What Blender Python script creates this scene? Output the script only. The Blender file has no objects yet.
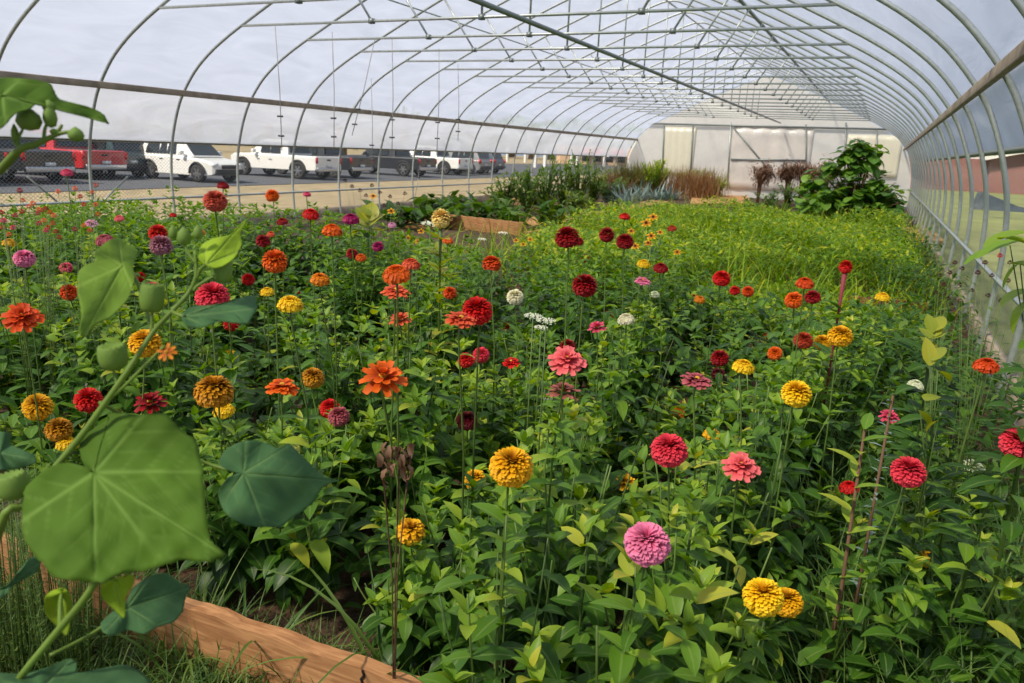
import bpy, math, random
import numpy as np
from mathutils import Vector, Matrix, Euler
random.seed(7); rng=random.Random(11)
sc=bpy.context.scene; C=sc.collection
# ---------------------------------------------------------------- camera
EYE=1.35; FPX=748.0
cR=Vector((0.89853,0.43672,0.04377)); cU=Vector((-0.14744,0.20639,0.96730)); cF=Vector((-0.41341,0.87560,-0.24984))
cam_d=bpy.data.cameras.new('camera'); cam=bpy.data.objects.new('camera',cam_d); C.objects.link(cam)
cam.matrix_world=Matrix(((cR.x,cU.x,-cF.x,0),(cR.y,cU.y,-cF.y,0),(cR.z,cU.z,-cF.z,EYE),(0,0,0,1)))
cam_d.sensor_width=36; cam_d.lens=FPX/1024*36; cam_d.clip_start=0.05; cam_d.clip_end=600
cam_d.dof.use_dof=True; cam_d.dof.focus_distance=1.9; cam_d.dof.aperture_fstop=10
sc.camera=cam
# ---------------------------------------------------------------- light
w=bpy.data.worlds.new('sky'); sc.world=w; w.use_nodes=True
bgn=w.node_tree.nodes['Background']; bgn.inputs[0].default_value=(0.68,0.80,1.0,1); bgn.inputs[1].default_value=0.62
sd=bpy.data.lights.new('sun','SUN'); sd.energy=7.0; sd.angle=math.radians(6); sd.color=(1,0.90,0.72)
sun=bpy.data.objects.new('sun',sd); C.objects.link(sun)
SUN=Vector((-0.34,-0.56,0.76)).normalized()
sun.rotation_euler=SUN.to_track_quat('Z','Y').to_euler(); sun.location=(0,0,12)
sc.view_settings.view_transform='Standard'; sc.view_settings.look='None'; sc.view_settings.exposure=0.0
sc.view_settings.gamma=1.0; sc.view_settings.use_curve_mapping=False
sc.cycles.max_bounces=9; sc.cycles.transparent_max_bounces=24; sc.cycles.diffuse_bounces=4; sc.cycles.transmission_bounces=6
sc.cycles.use_denoising=True; sc.cycles.sample_clamp_indirect=6
# ---------------------------------------------------------------- helpers
def ray(x,y): return cR*((x-512)/FPX)+cU*((341-y)/FPX)+cF
def at(x,y,d): return Vector((0,0,EYE))+ray(x,y)*d
def on_ground(x,y,z=0.0):
    v=ray(x,y); t=(z-EYE)/v.z; return Vector((0,0,EYE))+v*t
def proj(P):
    P=Vector(P)-Vector((0,0,EYE)); z=P.dot(cF)
    if z<0.05: return (-9999,-9999,z)
    return 512+FPX*P.dot(cR)/z, 341-FPX*P.dot(cU)/z, z
def on_wall(x,y,X):
    v=ray(x,y); return Vector((0,0,EYE))+v*(X/v.x)
def on_plane_y(x,y,Y):
    v=ray(x,y); return Vector((0,0,EYE))+v*(Y/v.y)
class MB:
    """collects vertices, faces, a per-vertex colour (tone, along, across) and material slots of one mesh"""
    def __init__(s): s.v=[];s.f=[];s.c=[];s.m=[]
    def add(s,vs,fs,cs=None,mi=0):
        n=len(s.v); s.v.extend([tuple(v) for v in vs]); s.f.extend([tuple(i+n for i in f) for f in fs])
        s.c.extend(cs if cs else [(0.5,0.5,0.5)]*len(vs)); s.m.extend([mi]*len(fs))
    def mesh(s,name,mats,smooth=True):
        me=bpy.data.meshes.new(name); me.from_pydata(s.v,[],s.f)
        if not isinstance(mats,(list,tuple)): mats=[mats]
        for m in mats: me.materials.append(m)
        me.polygons.foreach_set('material_index',s.m)
        me.polygons.foreach_set('use_smooth',[smooth]*len(s.f))
        a=me.color_attributes.new('tone','FLOAT_COLOR','POINT')
        arr=np.ones((len(s.v),4),dtype=np.float32); arr[:,:3]=np.array(s.c,dtype=np.float32).reshape(-1,3); a.data.foreach_set('color',arr.ravel())
        me.update(); return me
def link(name,me,parent=None,loc=None):
    o=bpy.data.objects.new(name,me); C.objects.link(o)
    if parent: o.parent=parent
    if loc is not None: o.location=loc
    return o
def build(mb,name,mats,parent=None,smooth=True,loc=None): return link(name,mb.mesh(name,mats,smooth),parent,loc)
def tag(o,label=None,cat=None,group=None,kind=None):
    if label: o['label']=label
    if cat: o['category']=cat
    if group: o['group']=group
    if kind: o['kind']=kind
    return o
def empty(name,loc,rz=0):
    o=bpy.data.objects.new(name,None); C.objects.link(o); o.location=loc; o.rotation_euler=(0,0,rz); o.empty_display_size=.1; return o
def tube(mb,pts,r,n=8,cap=True,mi=0,col=(0.5,0.5,0.5)):
    pts=[Vector(p) for p in pts]; rs=r if isinstance(r,(list,tuple)) else [r]*len(pts)
    vs=[];fs=[];prev=None
    for i,p in enumerate(pts):
        t=(pts[min(i+1,len(pts)-1)]-pts[max(i-1,0)]).normalized()
        if prev is None: a=t.orthogonal().normalized()
        else: a=(prev-t*prev.dot(t)).normalized()
        prev=a; b=t.cross(a)
        for k in range(n):
            an=2*math.pi*k/n; vs.append(p+(a*math.cos(an)+b*math.sin(an))*rs[i])
    for i in range(len(pts)-1):
        for k in range(n):
            fs.append((i*n+k,i*n+(k+1)%n,(i+1)*n+(k+1)%n,(i+1)*n+k))
    if cap:
        fs.append(tuple(range(n))[::-1]); fs.append(tuple((len(pts)-1)*n+k for k in range(n)))
    mb.add(vs,fs,[col]*len(vs),mi)
def box(mb,lo,hi,mi=0,M=None):
    x0,y0,z0=lo;x1,y1,z1=hi
    vs=[Vector(v) for v in [(x0,y0,z0),(x1,y0,z0),(x1,y1,z0),(x0,y1,z0),(x0,y0,z1),(x1,y0,z1),(x1,y1,z1),(x0,y1,z1)]]
    if M: vs=[M@v for v in vs]
    mb.add(vs,[(0,3,2,1),(4,5,6,7),(0,1,5,4),(1,2,6,5),(2,3,7,6),(3,0,4,7)],None,mi)
def bevel(o,wd=.01,seg=2):
    m=o.modifiers.new('bevel','BEVEL'); m.width=wd; m.segments=seg; m.limit_method='ANGLE'; return o
# ---------------------------------------------------------------- materials
def newmat(name):
    m=bpy.data.materials.new(name); m.use_nodes=True; nt=m.node_tree
    return m,nt,nt.nodes['Principled BSDF'],nt.nodes['Material Output']
def simple(name,col,rough=.6,metal=0,spec=.5,noise=0,nscale=8,coat=0,emit=None):
    m,nt,b,o=newmat(name)
    b.inputs['Base Color'].default_value=(*col,1); b.inputs['Roughness'].default_value=rough; b.inputs['Metallic'].default_value=metal
    b.inputs['Specular IOR Level'].default_value=spec; b.inputs['Coat Weight'].default_value=coat
    if noise:
        n=nt.nodes.new('ShaderNodeTexNoise'); n.inputs['Scale'].default_value=nscale; n.inputs['Detail'].default_value=6
        tc=nt.nodes.new('ShaderNodeTexCoord'); nt.links.new(tc.outputs['Object'],n.inputs['Vector'])
        r=nt.nodes.new('ShaderNodeValToRGB'); r.color_ramp.elements[0].position=.3; r.color_ramp.elements[1].position=.7
        r.color_ramp.elements[0].color=(*[c*(1-noise) for c in col],1); r.color_ramp.elements[1].color=(*[min(1,c*(1+noise)) for c in col],1)
        nt.links.new(n.outputs['Fac'],r.inputs['Fac']); nt.links.new(r.outputs['Color'],b.inputs['Base Color'])
        bp=nt.nodes.new('ShaderNodeBump'); bp.inputs['Strength'].default_value=.25; nt.links.new(n.outputs['Fac'],bp.inputs['Height']); nt.links.new(bp.outputs['Normal'],b.inputs['Normal'])
    return m
def leafmat(name,stops,trans=.35,rough=.45,veins=True,objvar=.25,spec=.4):
    """leaf: tone (attribute R) picks the colour along the stops, B is the distance from the midrib"""
    m,nt,b,o=newmat(name); N=nt.nodes; L=nt.links
    a=N.new('ShaderNodeAttribute'); a.attribute_name='tone'
    s=N.new('ShaderNodeSeparateColor'); L.new(a.outputs['Color'],s.inputs[0])
    oi=N.new('ShaderNodeObjectInfo')
    ma=N.new('ShaderNodeMath'); ma.operation='MULTIPLY_ADD'; L.new(oi.outputs['Random'],ma.inputs[0]); ma.inputs[1].default_value=objvar; ma.inputs[2].default_value=-objvar/2
    ad=N.new('ShaderNodeMath'); ad.operation='ADD'; L.new(ma.outputs[0],ad.inputs[0]); L.new(s.outputs[0],ad.inputs[1])
    r=N.new('ShaderNodeValToRGB'); L.new(ad.outputs[0],r.inputs['Fac'])
    e=r.color_ramp.elements
    e[0].position=stops[0][0]; e[0].color=(*stops[0][1],1); e[1].position=stops[-1][0]; e[1].color=(*stops[-1][1],1)
    for p,c in stops[1:-1]:
        q=e.new(p); q.color=(*c,1)
    out=r.outputs['Color']
    if veins:
        rr=N.new('ShaderNodeMapRange'); L.new(s.outputs[2],rr.inputs[0]); rr.inputs[1].default_value=0; rr.inputs[2].default_value=.16; rr.inputs[3].default_value=.45; rr.inputs[4].default_value=0
        mx=N.new('ShaderNodeMix'); mx.data_type='RGBA'; L.new(rr.outputs[0],mx.inputs['Factor']); L.new(out,mx.inputs['A']); mx.inputs['B'].default_value=(.30,.42,.12,1); out=mx.outputs['Result']
    L.new(out,b.inputs['Base Color']); b.inputs['Roughness'].default_value=rough; b.inputs['Specular IOR Level'].default_value=spec
    t=N.new('ShaderNodeBsdfTranslucent'); hs=N.new('ShaderNodeHueSaturation'); hs.inputs['Hue'].default_value=.487; hs.inputs['Saturation'].default_value=1.15; hs.inputs['Value'].default_value=1.5
    L.new(out,hs.inputs['Color']); L.new(hs.outputs[0],t.inputs[0])
    mix=N.new('ShaderNodeMixShader'); mix.inputs[0].default_value=trans; L.new(b.outputs[0],mix.inputs[1]); L.new(t.outputs[0],mix.inputs[2]); L.new(mix.outputs[0],o.inputs[0])
    return m
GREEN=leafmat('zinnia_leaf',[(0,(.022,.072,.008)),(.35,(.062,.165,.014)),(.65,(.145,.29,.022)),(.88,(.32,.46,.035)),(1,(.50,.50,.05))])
STEM=leafmat('plant_stem',[(0,(.04,.085,.02)),(1,(.16,.25,.05))],trans=.0,veins=False)
BROWNSTEM=simple('dry_stem',(.16,.085,.045),.8)
LIME=leafmat('fine_leaf',[(0,(.05,.14,.008)),(.5,(.17,.33,.012)),(.85,(.36,.47,.02)),(1,(.60,.58,.03))],veins=False,objvar=.1)
WEED=leafmat('weed_leaf',[(0,(.03,.09,.012)),(.5,(.075,.17,.022)),(1,(.20,.28,.05))],veins=False)
GRASS=leafmat('grass_blade',[(0,(.04,.10,.02)),(.5,(.09,.19,.035)),(1,(.22,.30,.07))],veins=False)
BLUEG=leafmat('blue_green_leaf',[(0,(.10,.17,.15)),(1,(.30,.40,.38))],veins=False,trans=.15)
RUSTG=leafmat('dry_grass_blade',[(0,(.17,.09,.04)),(.5,(.30,.16,.075)),(1,(.36,.27,.10))],veins=False,trans=.2)
OLIVEG=leafmat('olive_grass_blade',[(0,(.10,.13,.03)),(.6,(.22,.23,.06)),(1,(.40,.27,.12))],veins=False,trans=.2)
UMBEL=leafmat('dry_seed_head',[(0,(.12,.065,.035)),(1,(.30,.17,.10))],veins=False,trans=.1)
BIGLEAF=leafmat('shrub_leaf',[(0,(.025,.085,.014)),(.5,(.065,.18,.025)),(1,(.18,.35,.035))])
YELLOWLEAF=leafmat('yellowing_leaf',[(0,(.13,.27,.025)),(1,(.46,.42,.035))])
def velvet(name,c,vein):
    m,nt,b,o=newmat(name); N=nt.nodes; L=nt.links
    a=N.new('ShaderNodeAttribute'); a.attribute_name='tone'; s=N.new('ShaderNodeSeparateColor'); L.new(a.outputs['Color'],s.inputs[0])
    tc=N.new('ShaderNodeTexCoord'); nz=N.new('ShaderNodeTexNoise'); nz.inputs['Scale'].default_value=22; nz.inputs['Detail'].default_value=5; L.new(tc.outputs['Object'],nz.inputs['Vector'])
    r=N.new('ShaderNodeValToRGB'); r.color_ramp.elements[0].position=.3; r.color_ramp.elements[1].position=.7
    r.color_ramp.elements[0].color=(*[x*.82 for x in c],1); r.color_ramp.elements[1].color=(*[x*1.15 for x in c],1); L.new(nz.outputs['Fac'],r.inputs['Fac'])
    mx=N.new('ShaderNodeMix'); mx.data_type='RGBA'; L.new(s.outputs[2],mx.inputs['Factor']); L.new(r.outputs[0],mx.inputs['A']); mx.inputs['B'].default_value=(*vein,1)
    L.new(mx.outputs['Result'],b.inputs['Base Color']); b.inputs['Roughness'].default_value=.75; b.inputs['Specular IOR Level'].default_value=.2
    t=N.new('ShaderNodeBsdfTranslucent'); L.new(mx.outputs['Result'],t.inputs[0]); mix=N.new('ShaderNodeMixShader'); mix.inputs[0].default_value=.3
    L.new(b.outputs[0],mix.inputs[1]); L.new(t.outputs[0],mix.inputs[2]); L.new(mix.outputs[0],o.inputs[0]); return m
VEL_A=velvet('velvetleaf_top',(.095,.195,.018),(.19,.33,.06))
VEL_B=velvet('velvetleaf_bluish',(.075,.185,.070),(.15,.28,.10))
VEL_D=velvet('velvetleaf_light',(.17,.30,.035),(.27,.42,.07))
VEL_C=velvet('velvetleaf_young',(.33,.50,.030),(.36,.52,.08))
VSTEM=simple('velvetleaf_stem',(.13,.22,.022),.6,noise=.15,nscale=30)
POD=simple('seed_capsule_green',(.15,.26,.035),.7,noise=.2,nscale=60)
def petal(name,tip,root):
    m,nt,b,o=newmat(name); N=nt.nodes; L=nt.links
    a=N.new('ShaderNodeAttribute'); a.attribute_name='tone'; s=N.new('ShaderNodeSeparateColor'); L.new(a.outputs['Color'],s.inputs[0])
    r=N.new('ShaderNodeValToRGB'); r.color_ramp.elements[0].position=.35; r.color_ramp.elements[1].position=.9
    r.color_ramp.elements[0].color=(*root,1); r.color_ramp.elements[1].color=(*tip,1); L.new(s.outputs[1],r.inputs['Fac'])
    hs=N.new('ShaderNodeHueSaturation'); mr=N.new('ShaderNodeMapRange'); L.new(s.outputs[0],mr.inputs[0]); mr.inputs[3].default_value=.82; mr.inputs[4].default_value=1.18
    L.new(r.outputs[0],hs.inputs['Color']); L.new(mr.outputs[0],hs.inputs['Value'])
    L.new(hs.outputs[0],b.inputs['Base Color']); b.inputs['Roughness'].default_value=.55; b.inputs['Specular IOR Level'].default_value=.25
    t=N.new('ShaderNodeBsdfTranslucent'); L.new(hs.outputs[0],t.inputs[0]); mix=N.new('ShaderNodeMixShader'); mix.inputs[0].default_value=.22
    L.new(b.outputs[0],mix.inputs[1]); L.new(t.outputs[0],mix.inputs[2]); L.new(mix.outputs[0],o.inputs[0]); return m
PAL={ # colour word: (petal tip, petal root)
 'yellow':((.96,.66,.012),(.70,.32,.004)),'golden yellow':((.92,.50,.008),(.42,.16,.004)),'bronze gold':((.66,.30,.012),(.20,.065,.006)),
 'pale yellow':((.88,.68,.22),(.66,.38,.08)),'orange':((.86,.15,.010),(.55,.07,.006)),'amber orange':((.84,.27,.010),(.5,.11,.006)),
 'orange red':((.76,.085,.010),(.42,.03,.006)),'coral':((.80,.13,.050),(.5,.05,.02)),'scarlet':((.70,.012,.010),(.38,.005,.006)),
 'dark red':((.36,.006,.010),(.14,.003,.006)),'maroon':((.15,.008,.014),(.06,.004,.006)),'crimson pink':((.78,.050,.085),(.52,.02,.04)),
 'salmon pink':((.86,.17,.18),(.62,.06,.08)),'pink':((.84,.24,.42),(.62,.10,.22)),'hot pink':((.80,.085,.19),(.5,.03,.08)),
 'magenta':((.44,.012,.13),(.2,.005,.05)),'dusty rose':((.52,.12,.15),(.26,.04,.05)),'mauve':((.42,.17,.22),(.24,.07,.10)),
 'lilac pink':((.78,.36,.58),(.5,.18,.3)),'rust':((.60,.10,.055),(.34,.04,.02)),'brick red':((.48,.055,.018),(.25,.02,.01)),
 'white':((.80,.82,.62),(.55,.65,.32)),'cream':((.84,.80,.58),(.6,.58,.28)),'faded pink':((.42,.13,.11),(.2,.07,.04))}
PM={k:petal('petals_'+k.replace(' ','_'),*v) for k,v in PAL.items()}
DISC=simple('flower_disc',(.75,.42,.03),.8,noise=.3,nscale=200)
DISCD=simple('dark_flower_disc',(.035,.015,.01),.8)
CALYX=simple('flower_calyx',(.10,.19,.035),.7)
STEEL=simple('galvanised_steel',(.42,.46,.45),.42,.55,noise=.12,nscale=30)
STEELD=simple('weathered_steel',(.22,.25,.25),.5,.6)
WOODG=simple('weathered_wood',(.30,.245,.19),.85,noise=.3,nscale=6)
STRING=simple('grey_string',(.35,.35,.36),.8)
CLIP=simple('plastic_clip',(.06,.06,.07),.6)
RUB=simple('rubber',(.02,.02,.021),.85)
# ---------------------------------------------------------------- greenhouse film and wire
def film(name,col,transp,dif=.22,wr=.15):
    m,nt,b,o=newmat(name); N=nt.nodes; L=nt.links; N.remove(b)
    tc=N.new('ShaderNodeTexCoord'); mp=N.new('ShaderNodeMapping'); mp.inputs['Scale'].default_value=(1.6,.5,1.6); L.new(tc.outputs['Object'],mp.inputs[0])
    nz=N.new('ShaderNodeTexNoise'); nz.inputs['Scale'].default_value=1.6; nz.inputs['Detail'].default_value=5; nz.inputs['Distortion'].default_value=1.2; L.new(mp.outputs[0],nz.inputs['Vector'])
    r=N.new('ShaderNodeValToRGB'); r.color_ramp.elements[0].position=.3; r.color_ramp.elements[1].position=.72
    r.color_ramp.elements[0].color=(*[c*(1-wr) for c in col],1); r.color_ramp.elements[1].color=(*[min(1,c*(1+wr*.5)) for c in col],1); L.new(nz.outputs['Fac'],r.inputs['Fac'])
    bp=N.new('ShaderNodeBump'); bp.inputs['Strength'].default_value=.35; bp.inputs['Distance'].default_value=.05; L.new(nz.outputs['Fac'],bp.inputs['Height'])
    tl=N.new('ShaderNodeBsdfTranslucent'); L.new(r.outputs[0],tl.inputs[0]); L.new(bp.outputs[0],tl.inputs['Normal'])
    df=N.new('ShaderNodeBsdfDiffuse'); L.new(r.outputs[0],df.inputs[0])
    gl=N.new('ShaderNodeBsdfGlossy'); gl.inputs['Roughness'].default_value=.3; gl.inputs[0].default_value=(.8,.85,.9,1); L.new(bp.outputs[0],gl.inputs['Normal'])
    tp=N.new('ShaderNodeBsdfTransparent')
    m1=N.new('ShaderNodeMixShader'); m1.inputs[0].default_value=dif; L.new(tl.outputs[0],m1.inputs[1]); L.new(df.outputs[0],m1.inputs[2])
    m2=N.new('ShaderNodeMixShader'); m2.inputs[0].default_value=.05; L.new(m1.outputs[0],m2.inputs[1]); L.new(gl.outputs[0],m2.inputs[2])
    m3=N.new('ShaderNodeMixShader'); m3.inputs[0].default_value=transp; L.new(m2.outputs[0],m3.inputs[1]); L.new(tp.outputs[0],m3.inputs[2])
    L.new(m3.outputs[0],o.inputs[0]); return m
FILM=film('greenhouse_film',(.60,.63,.78),.50)
CURT=film('side_curtain_film',(.54,.57,.67),.12)
ENDF=film('end_wall_film',(.92,.89,.86),.05,.62,.06)
ENDY=film('bright_end_panel',(.97,.94,.82),.12,.6,.03)
def wirenet():
    m,nt,b,o=newmat('wire_netting'); N=nt.nodes; L=nt.links
    tc=N.new('ShaderNodeTexCoord'); sp=N.new('ShaderNodeSeparateXYZ'); L.new(tc.outputs['Object'],sp.inputs[0])
    def M(op,a,bv,clamp=False):
        n=N.new('ShaderNodeMath'); n.operation=op
        for i,x in enumerate((a,bv)):
            if x is None: continue
            if isinstance(x,(int,float)): n.inputs[i].default_value=x
            else: L.new(x,n.inputs[i])
        return n.outputs[0]
    fac=None
    for sgn in (1,-1):
        s=M('ADD',sp.outputs[1],M('MULTIPLY',sp.outputs[2],sgn*1.2)); q=M('FRACT',M('MULTIPLY',s,18.0),None); l=M('LESS_THAN',q,.10)
        fac=l if fac is None else M('MAXIMUM',fac,l)
    tp=N.new('ShaderNodeBsdfTransparent'); b.inputs['Base Color'].default_value=(.35,.37,.38,1); b.inputs['Metallic'].default_value=.3
    mx=N.new('ShaderNodeMixShader'); L.new(fac,mx.inputs[0]); L.new(tp.outputs[0],mx.inputs[1]); L.new(b.outputs[0],mx.inputs[2]); L.new(mx.outputs[0],o.inputs[0]); return m
NET=wirenet()
# ---------------------------------------------------------------- greenhouse shell
CX=-4.05; HIPZ=1.87; BARZ=2.69; YEND=28.5; Y0=-3.6; CURTZ=1.23
HALF=[(4.86,0.0),(4.89,.35),(4.90,.72),(4.87,1.08),(4.79,1.40),(4.69,1.66),(4.57,HIPZ),(4.33,2.15),(4.05,2.37),(3.75,2.55),(3.46,2.70),(2.80,3.02),(2.05,3.37),(1.45,3.63),(.75,3.91),(.2,4.12),(0,4.15)]
ARCH=[(CX-x,z) for x,z in HALF]+[(CX+x,z) for x,z in HALF[::-1][1:]]
ROOF=[p for p in ARCH if p[1]>=HIPZ-.001]
def smooth2(pts,sub=3):
    out=[]
    n=len(pts)
    for i in range(n-1):
        p0=pts[max(i-1,0)];p1=pts[i];p2=pts[i+1];p3=pts[min(i+2,n-1)]
        for k in range(sub):
            t=k/sub
            out.append(tuple(.5*((2*p1[j])+(-p0[j]+p2[j])*t+(2*p0[j]-5*p1[j]+4*p2[j]-p3[j])*t*t+(-p0[j]+3*p1[j]-3*p2[j]+p3[j])*t**3) for j in (0,1)))
    out.append(pts[-1]); return out
ARCHS=smooth2(ARCH,4); ROOFS=smooth2(ROOF,3)
def sheet(profile,ys,mat,name,off=.035,wob=.0):
    mb=MB(); n=len(profile); vs=[]
    for j,y in enumerate(ys):
        for i,(x,z) in enumerate(profile):
            dx=x-CX; L_=math.hypot(dx,z-.9) or 1
            o=off+wob*math.sin(j*math.pi/2+i*.6)
            vs.append((x+dx/L_*o,y,z+(z-.9)/L_*o))
    fs=[(j*n+i,j*n+i+1,(j+1)*n+i+1,(j+1)*n+i) for j in range(len(ys)-1) for i in range(n-1)]
    mb.add(vs,fs); o=build(mb,name,mat); tag(o,kind='structure'); return o
ysr=[Y0+k*.61 for k in range(int((YEND-Y0)/.61)+1)]+[YEND]
sheet(ROOFS,ysr,FILM,'ceiling',wob=.012)
def curtain(side,zlo):
    mb=MB(); vs=[];n=9;rows=[]
    for y in [Y0+k*.305 for k in range(int((YEND-Y0)/.305)+1)]:
        for i in range(n):
            t=i/(n-1); z=HIPZ+.04-(HIPZ+.04-zlo)*t
            hx=np.interp(z,[h[1] for h in HALF[:7]],[h[0] for h in HALF[:7]])+.04+.012*math.sin(y*2.6+t*2)*math.sin(t*3.14)
            rows.append((CX+side*hx,y,z))
    m=len(rows)//n
    mb.add(rows,[(j*n+i,j*n+i+1,(j+1)*n+i+1,(j+1)*n+i) for j in range(m-1) for i in range(n-1)])
    return mb
for nm,s in (('wall_left',-1),('wall_right',1)):
    CURTZ=1.23 if s<0 else 1.50
    tag(build(curtain(s,CURTZ),nm,CURT),kind='structure')
    mb=MB(); X=CX+s*4.93
    mb.add([(X,Y0,.12),(X,YEND,.12),(X,YEND,CURTZ+.05),(X,Y0,CURTZ+.05)],[(0,1,2,3)])
    t=build(mb,'wire_netting',NET); tag(t,('wire netting stretched along the %s side of the greenhouse under the rolled curtain'%('left' if s<0 else 'right')),'netting')
    mb=MB(); box(mb,(X-.02,Y0,-.05),(X+.02,YEND,.17)); tag(build(mb,'baseboard_'+nm[5:],WOODG),kind='structure')
    hx=4.53
    mb=MB(); box(mb,(CX+s*hx-.02,Y0,HIPZ-.04),(CX+s*hx+.02,YEND,HIPZ+.04)); tag(bevel(build(mb,'hip_board',WOODG)),'long wooden hip board running along the %s side of the greenhouse'%('left' if s<0 else 'right'),'board')
    mb=MB(); tube(mb,[(CX+s*4.90,Y0,CURTZ),(CX+s*4.90,YEND-.2,CURTZ)],.026,8); tag(build(mb,'curtain_roll_bar',STEELD),'metal roll bar along the bottom edge of the %s side curtain'%('left' if s<0 else 'right'),'bar')
    RZ=.47 if s<0 else .62; mb=MB(); tube(mb,[(CX+s*4.86,Y0,RZ),(CX+s*4.86,YEND,RZ)],.017,8); tag(build(mb,'side_rail',STEEL),'low galvanised side rail crossing the hoop legs on the %s wall'%('left' if s<0 else 'right'),'rail')
# hoops
mb=MB(); tube(mb,[(x,0,z) for x,z in ARCHS],.019,8); ARCHM=mb.mesh('arch_pipe',STEEL)
mb=MB(); tube(mb,[(CX-3.46,0,BARZ),(CX+3.46,0,BARZ)],.016,8); BARM=mb.mesh('cross_pipe',STEEL)
def brace(x0,x1):
    mb=MB(); z1=np.interp(x1-CX,[-h[0] for h in HALF],[h[1] for h in HALF]) if x1<CX else np.interp(CX-x1,[-h[0] for h in HALF],[h[1] for h in HALF])
    tube(mb,[(x0,0,BARZ),(x1,0,float(z1))],.014,6); return mb
BR=[brace(-5.53,-6.05).mesh('brace',STEEL),brace(CX-.05,CX-.05+.001).mesh('brace',STEEL),brace(-2.34,-1.95).mesh('brace',STEEL)]
mb=MB(); box(mb,(-.03,-.025,-.028),(.03,.025,.028)); CLM=mb.mesh('clamp',STEELD)
ORD=['first','second','third','fourth','fifth','sixth','seventh','eighth','ninth','tenth','eleventh','twelfth','thirteenth','fourteenth','fifteenth','sixteenth','seventeenth','eighteenth','nineteenth','twentieth','twenty-first','twenty-second','twenty-third']
k=-1; n=0
while True:
    y=6.342+(k-1)*1.22
    if y>YEND-.5: break
    r=empty('greenhouse_hoop',(0,y,0)); tag(r,'%s galvanised pipe hoop with cross pipe, counted from the camera end of the greenhouse'%ORD[n],'hoop','pipe hoops of the greenhouse')
    link('arch_pipe',ARCHM,r); link('cross_pipe',BARM,r)
    for m in BR: link('brace',m,r)
    for x in (-5.53,CX-.05,-2.34): link('clamp',CLM,r,(x,0,BARZ))
    k+=1;n+=1
# purlins
mb=MB(); tube(mb,[(-3.46,Y0,BARZ-.09),(-3.46,YEND-.3,BARZ-.09)],.027,8); o=build(mb,'centre_pipe',STEELD); tag(o,'dark pipe running down the middle of the greenhouse under the cross pipes','pipe')
for side,x in (('left',-6.35),('right',-2.0)):
    z=float(np.interp(-abs(x-CX),[-h[0] for h in HALF],[h[1] for h in HALF]))-.035
    mb=MB(); tube(mb,[(x,Y0,z),(x,YEND,z)],.012 if side=='left' else .024,6); tag(build(mb,'roof_purlin',STEEL if side=='left' else STEELD),'thin roof purlin along the %s half of the greenhouse roof'%side,'pipe')
mb=MB(); tube(mb,[(CX,Y0,4.10),(CX,YEND,4.10)],.016,6); tag(build(mb,'ridge_pipe',STEEL),'ridge pipe along the very top of the hoops','pipe')
# hanging strings with clips (left half)
for i,(px,py,px2,py2,yk) in enumerate([(275,25,282,150,8.0),(332,22,334,150,9.0),(392,40,392,150,10.2),(375,50,352,135,9.9),(439,48,437,150,11.5),(458,58,458,140,12.6),(371,40,372,170,11),(414,55,420,165,13.8)]):
    a=on_plane_y(px,py,yk); b=on_plane_y(px2,py2,yk); a.z=float(np.interp(-abs(a.x-CX),[-h[0] for h in HALF],[h[1] for h in HALF]))+.0
    r=empty('hanging_string',(a.x,a.y,a.z)); mb=MB(); d=b-a
    tube(mb,[(0,0,0),d*.5+Vector((.02,0,0)),d],.006,5); build(mb,'cord',STRING,r)
    for t in (.72,.88):
        mb=MB(); box(mb,(-.045,-.01,-.012),(.045,.01,.012)); build(mb,'clip',CLIP,r,loc=d*t)
    tag(r,['thin string hanging nearest the camera from the left roof','thin string in front of the white pickup bed','string hanging in front of the dark pickup tailgate','slanting string in front of the side curtain','string hanging near the middle of the left roof','short string farthest along the left roof','long string reaching down past the roll bar','long string hanging beyond the wheel of the dark truck'][i],'string','strings hanging from the roof')
# cable braces on left wall
for i,(p,q,lab) in enumerate([((27,176),(70,212),'dark diagonal brace cable left of the nearest visible left hoop leg'),((92,212),(128,176),'dark diagonal brace cable right of the nearest visible left hoop leg'),((62,88+9),(27,176),'diagonal cable')][:2]):
    a=on_wall(*p,-8.97); b=on_wall(*q,-8.97); mb=MB(); tube(mb,[a,b],.011,6); tag(build(mb,'brace_cable',STEELD),lab,'cable')
# end wall
mb=MB(); prof=[(x,z) for x,z in ARCHS]; n=len(prof)
mb.add([(x,YEND,z) for x,z in prof],[tuple(range(n))]); tag(build(mb,'wall_back',ENDF,smooth=False),kind='structure')
def endbar(name,x0,z0,x1,z1,r=.03,mat=STEELD,lab=None,cat='post'):
    mb=MB(); tube(mb,[(x0,YEND-.08,z0),(x1,YEND-.08,z1)],r,6); o=build(mb,name,mat); tag(o,lab,cat); return o
S_=YEND/30.0
def ew(x,y): v=on_plane_y(x,y,YEND-.08); return v.x,v.z
endbar('end_wall_beam',*ew(648,123),*ew(892,129),.035,STEELD,'long horizontal beam across the end wall above the doors','beam')
for (a,b,l) in [((664,124),(662,178),'end wall post left of the bright cream panel'),((693,124),(690,183),'end wall post right of the bright cream panel'),((731,122),(727,190),'pale end wall post beside the roll-up door'),((806,124),(806,195),'end wall post at the right edge of the roll-up door'),((846,122),(844,195),'thin end wall post behind the big shrub'),((877,128),(876,190),'short end wall post near the right corner')]:
    endbar('end_wall_post',*ew(*a),*ew(*b),.028,STEEL if 'pale' in l else STEELD,l)
endbar('door_roll_bar',*ew(731,159),*ew(806,160),.035,STEELD,'horizontal bar across the roll-up fabric door of the end wall','bar')
endbar('diagonal_brace',*ew(732,125),*ew(776,178),.03,STEELD,'diagonal brace across the roll-up fabric door','brace')
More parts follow.
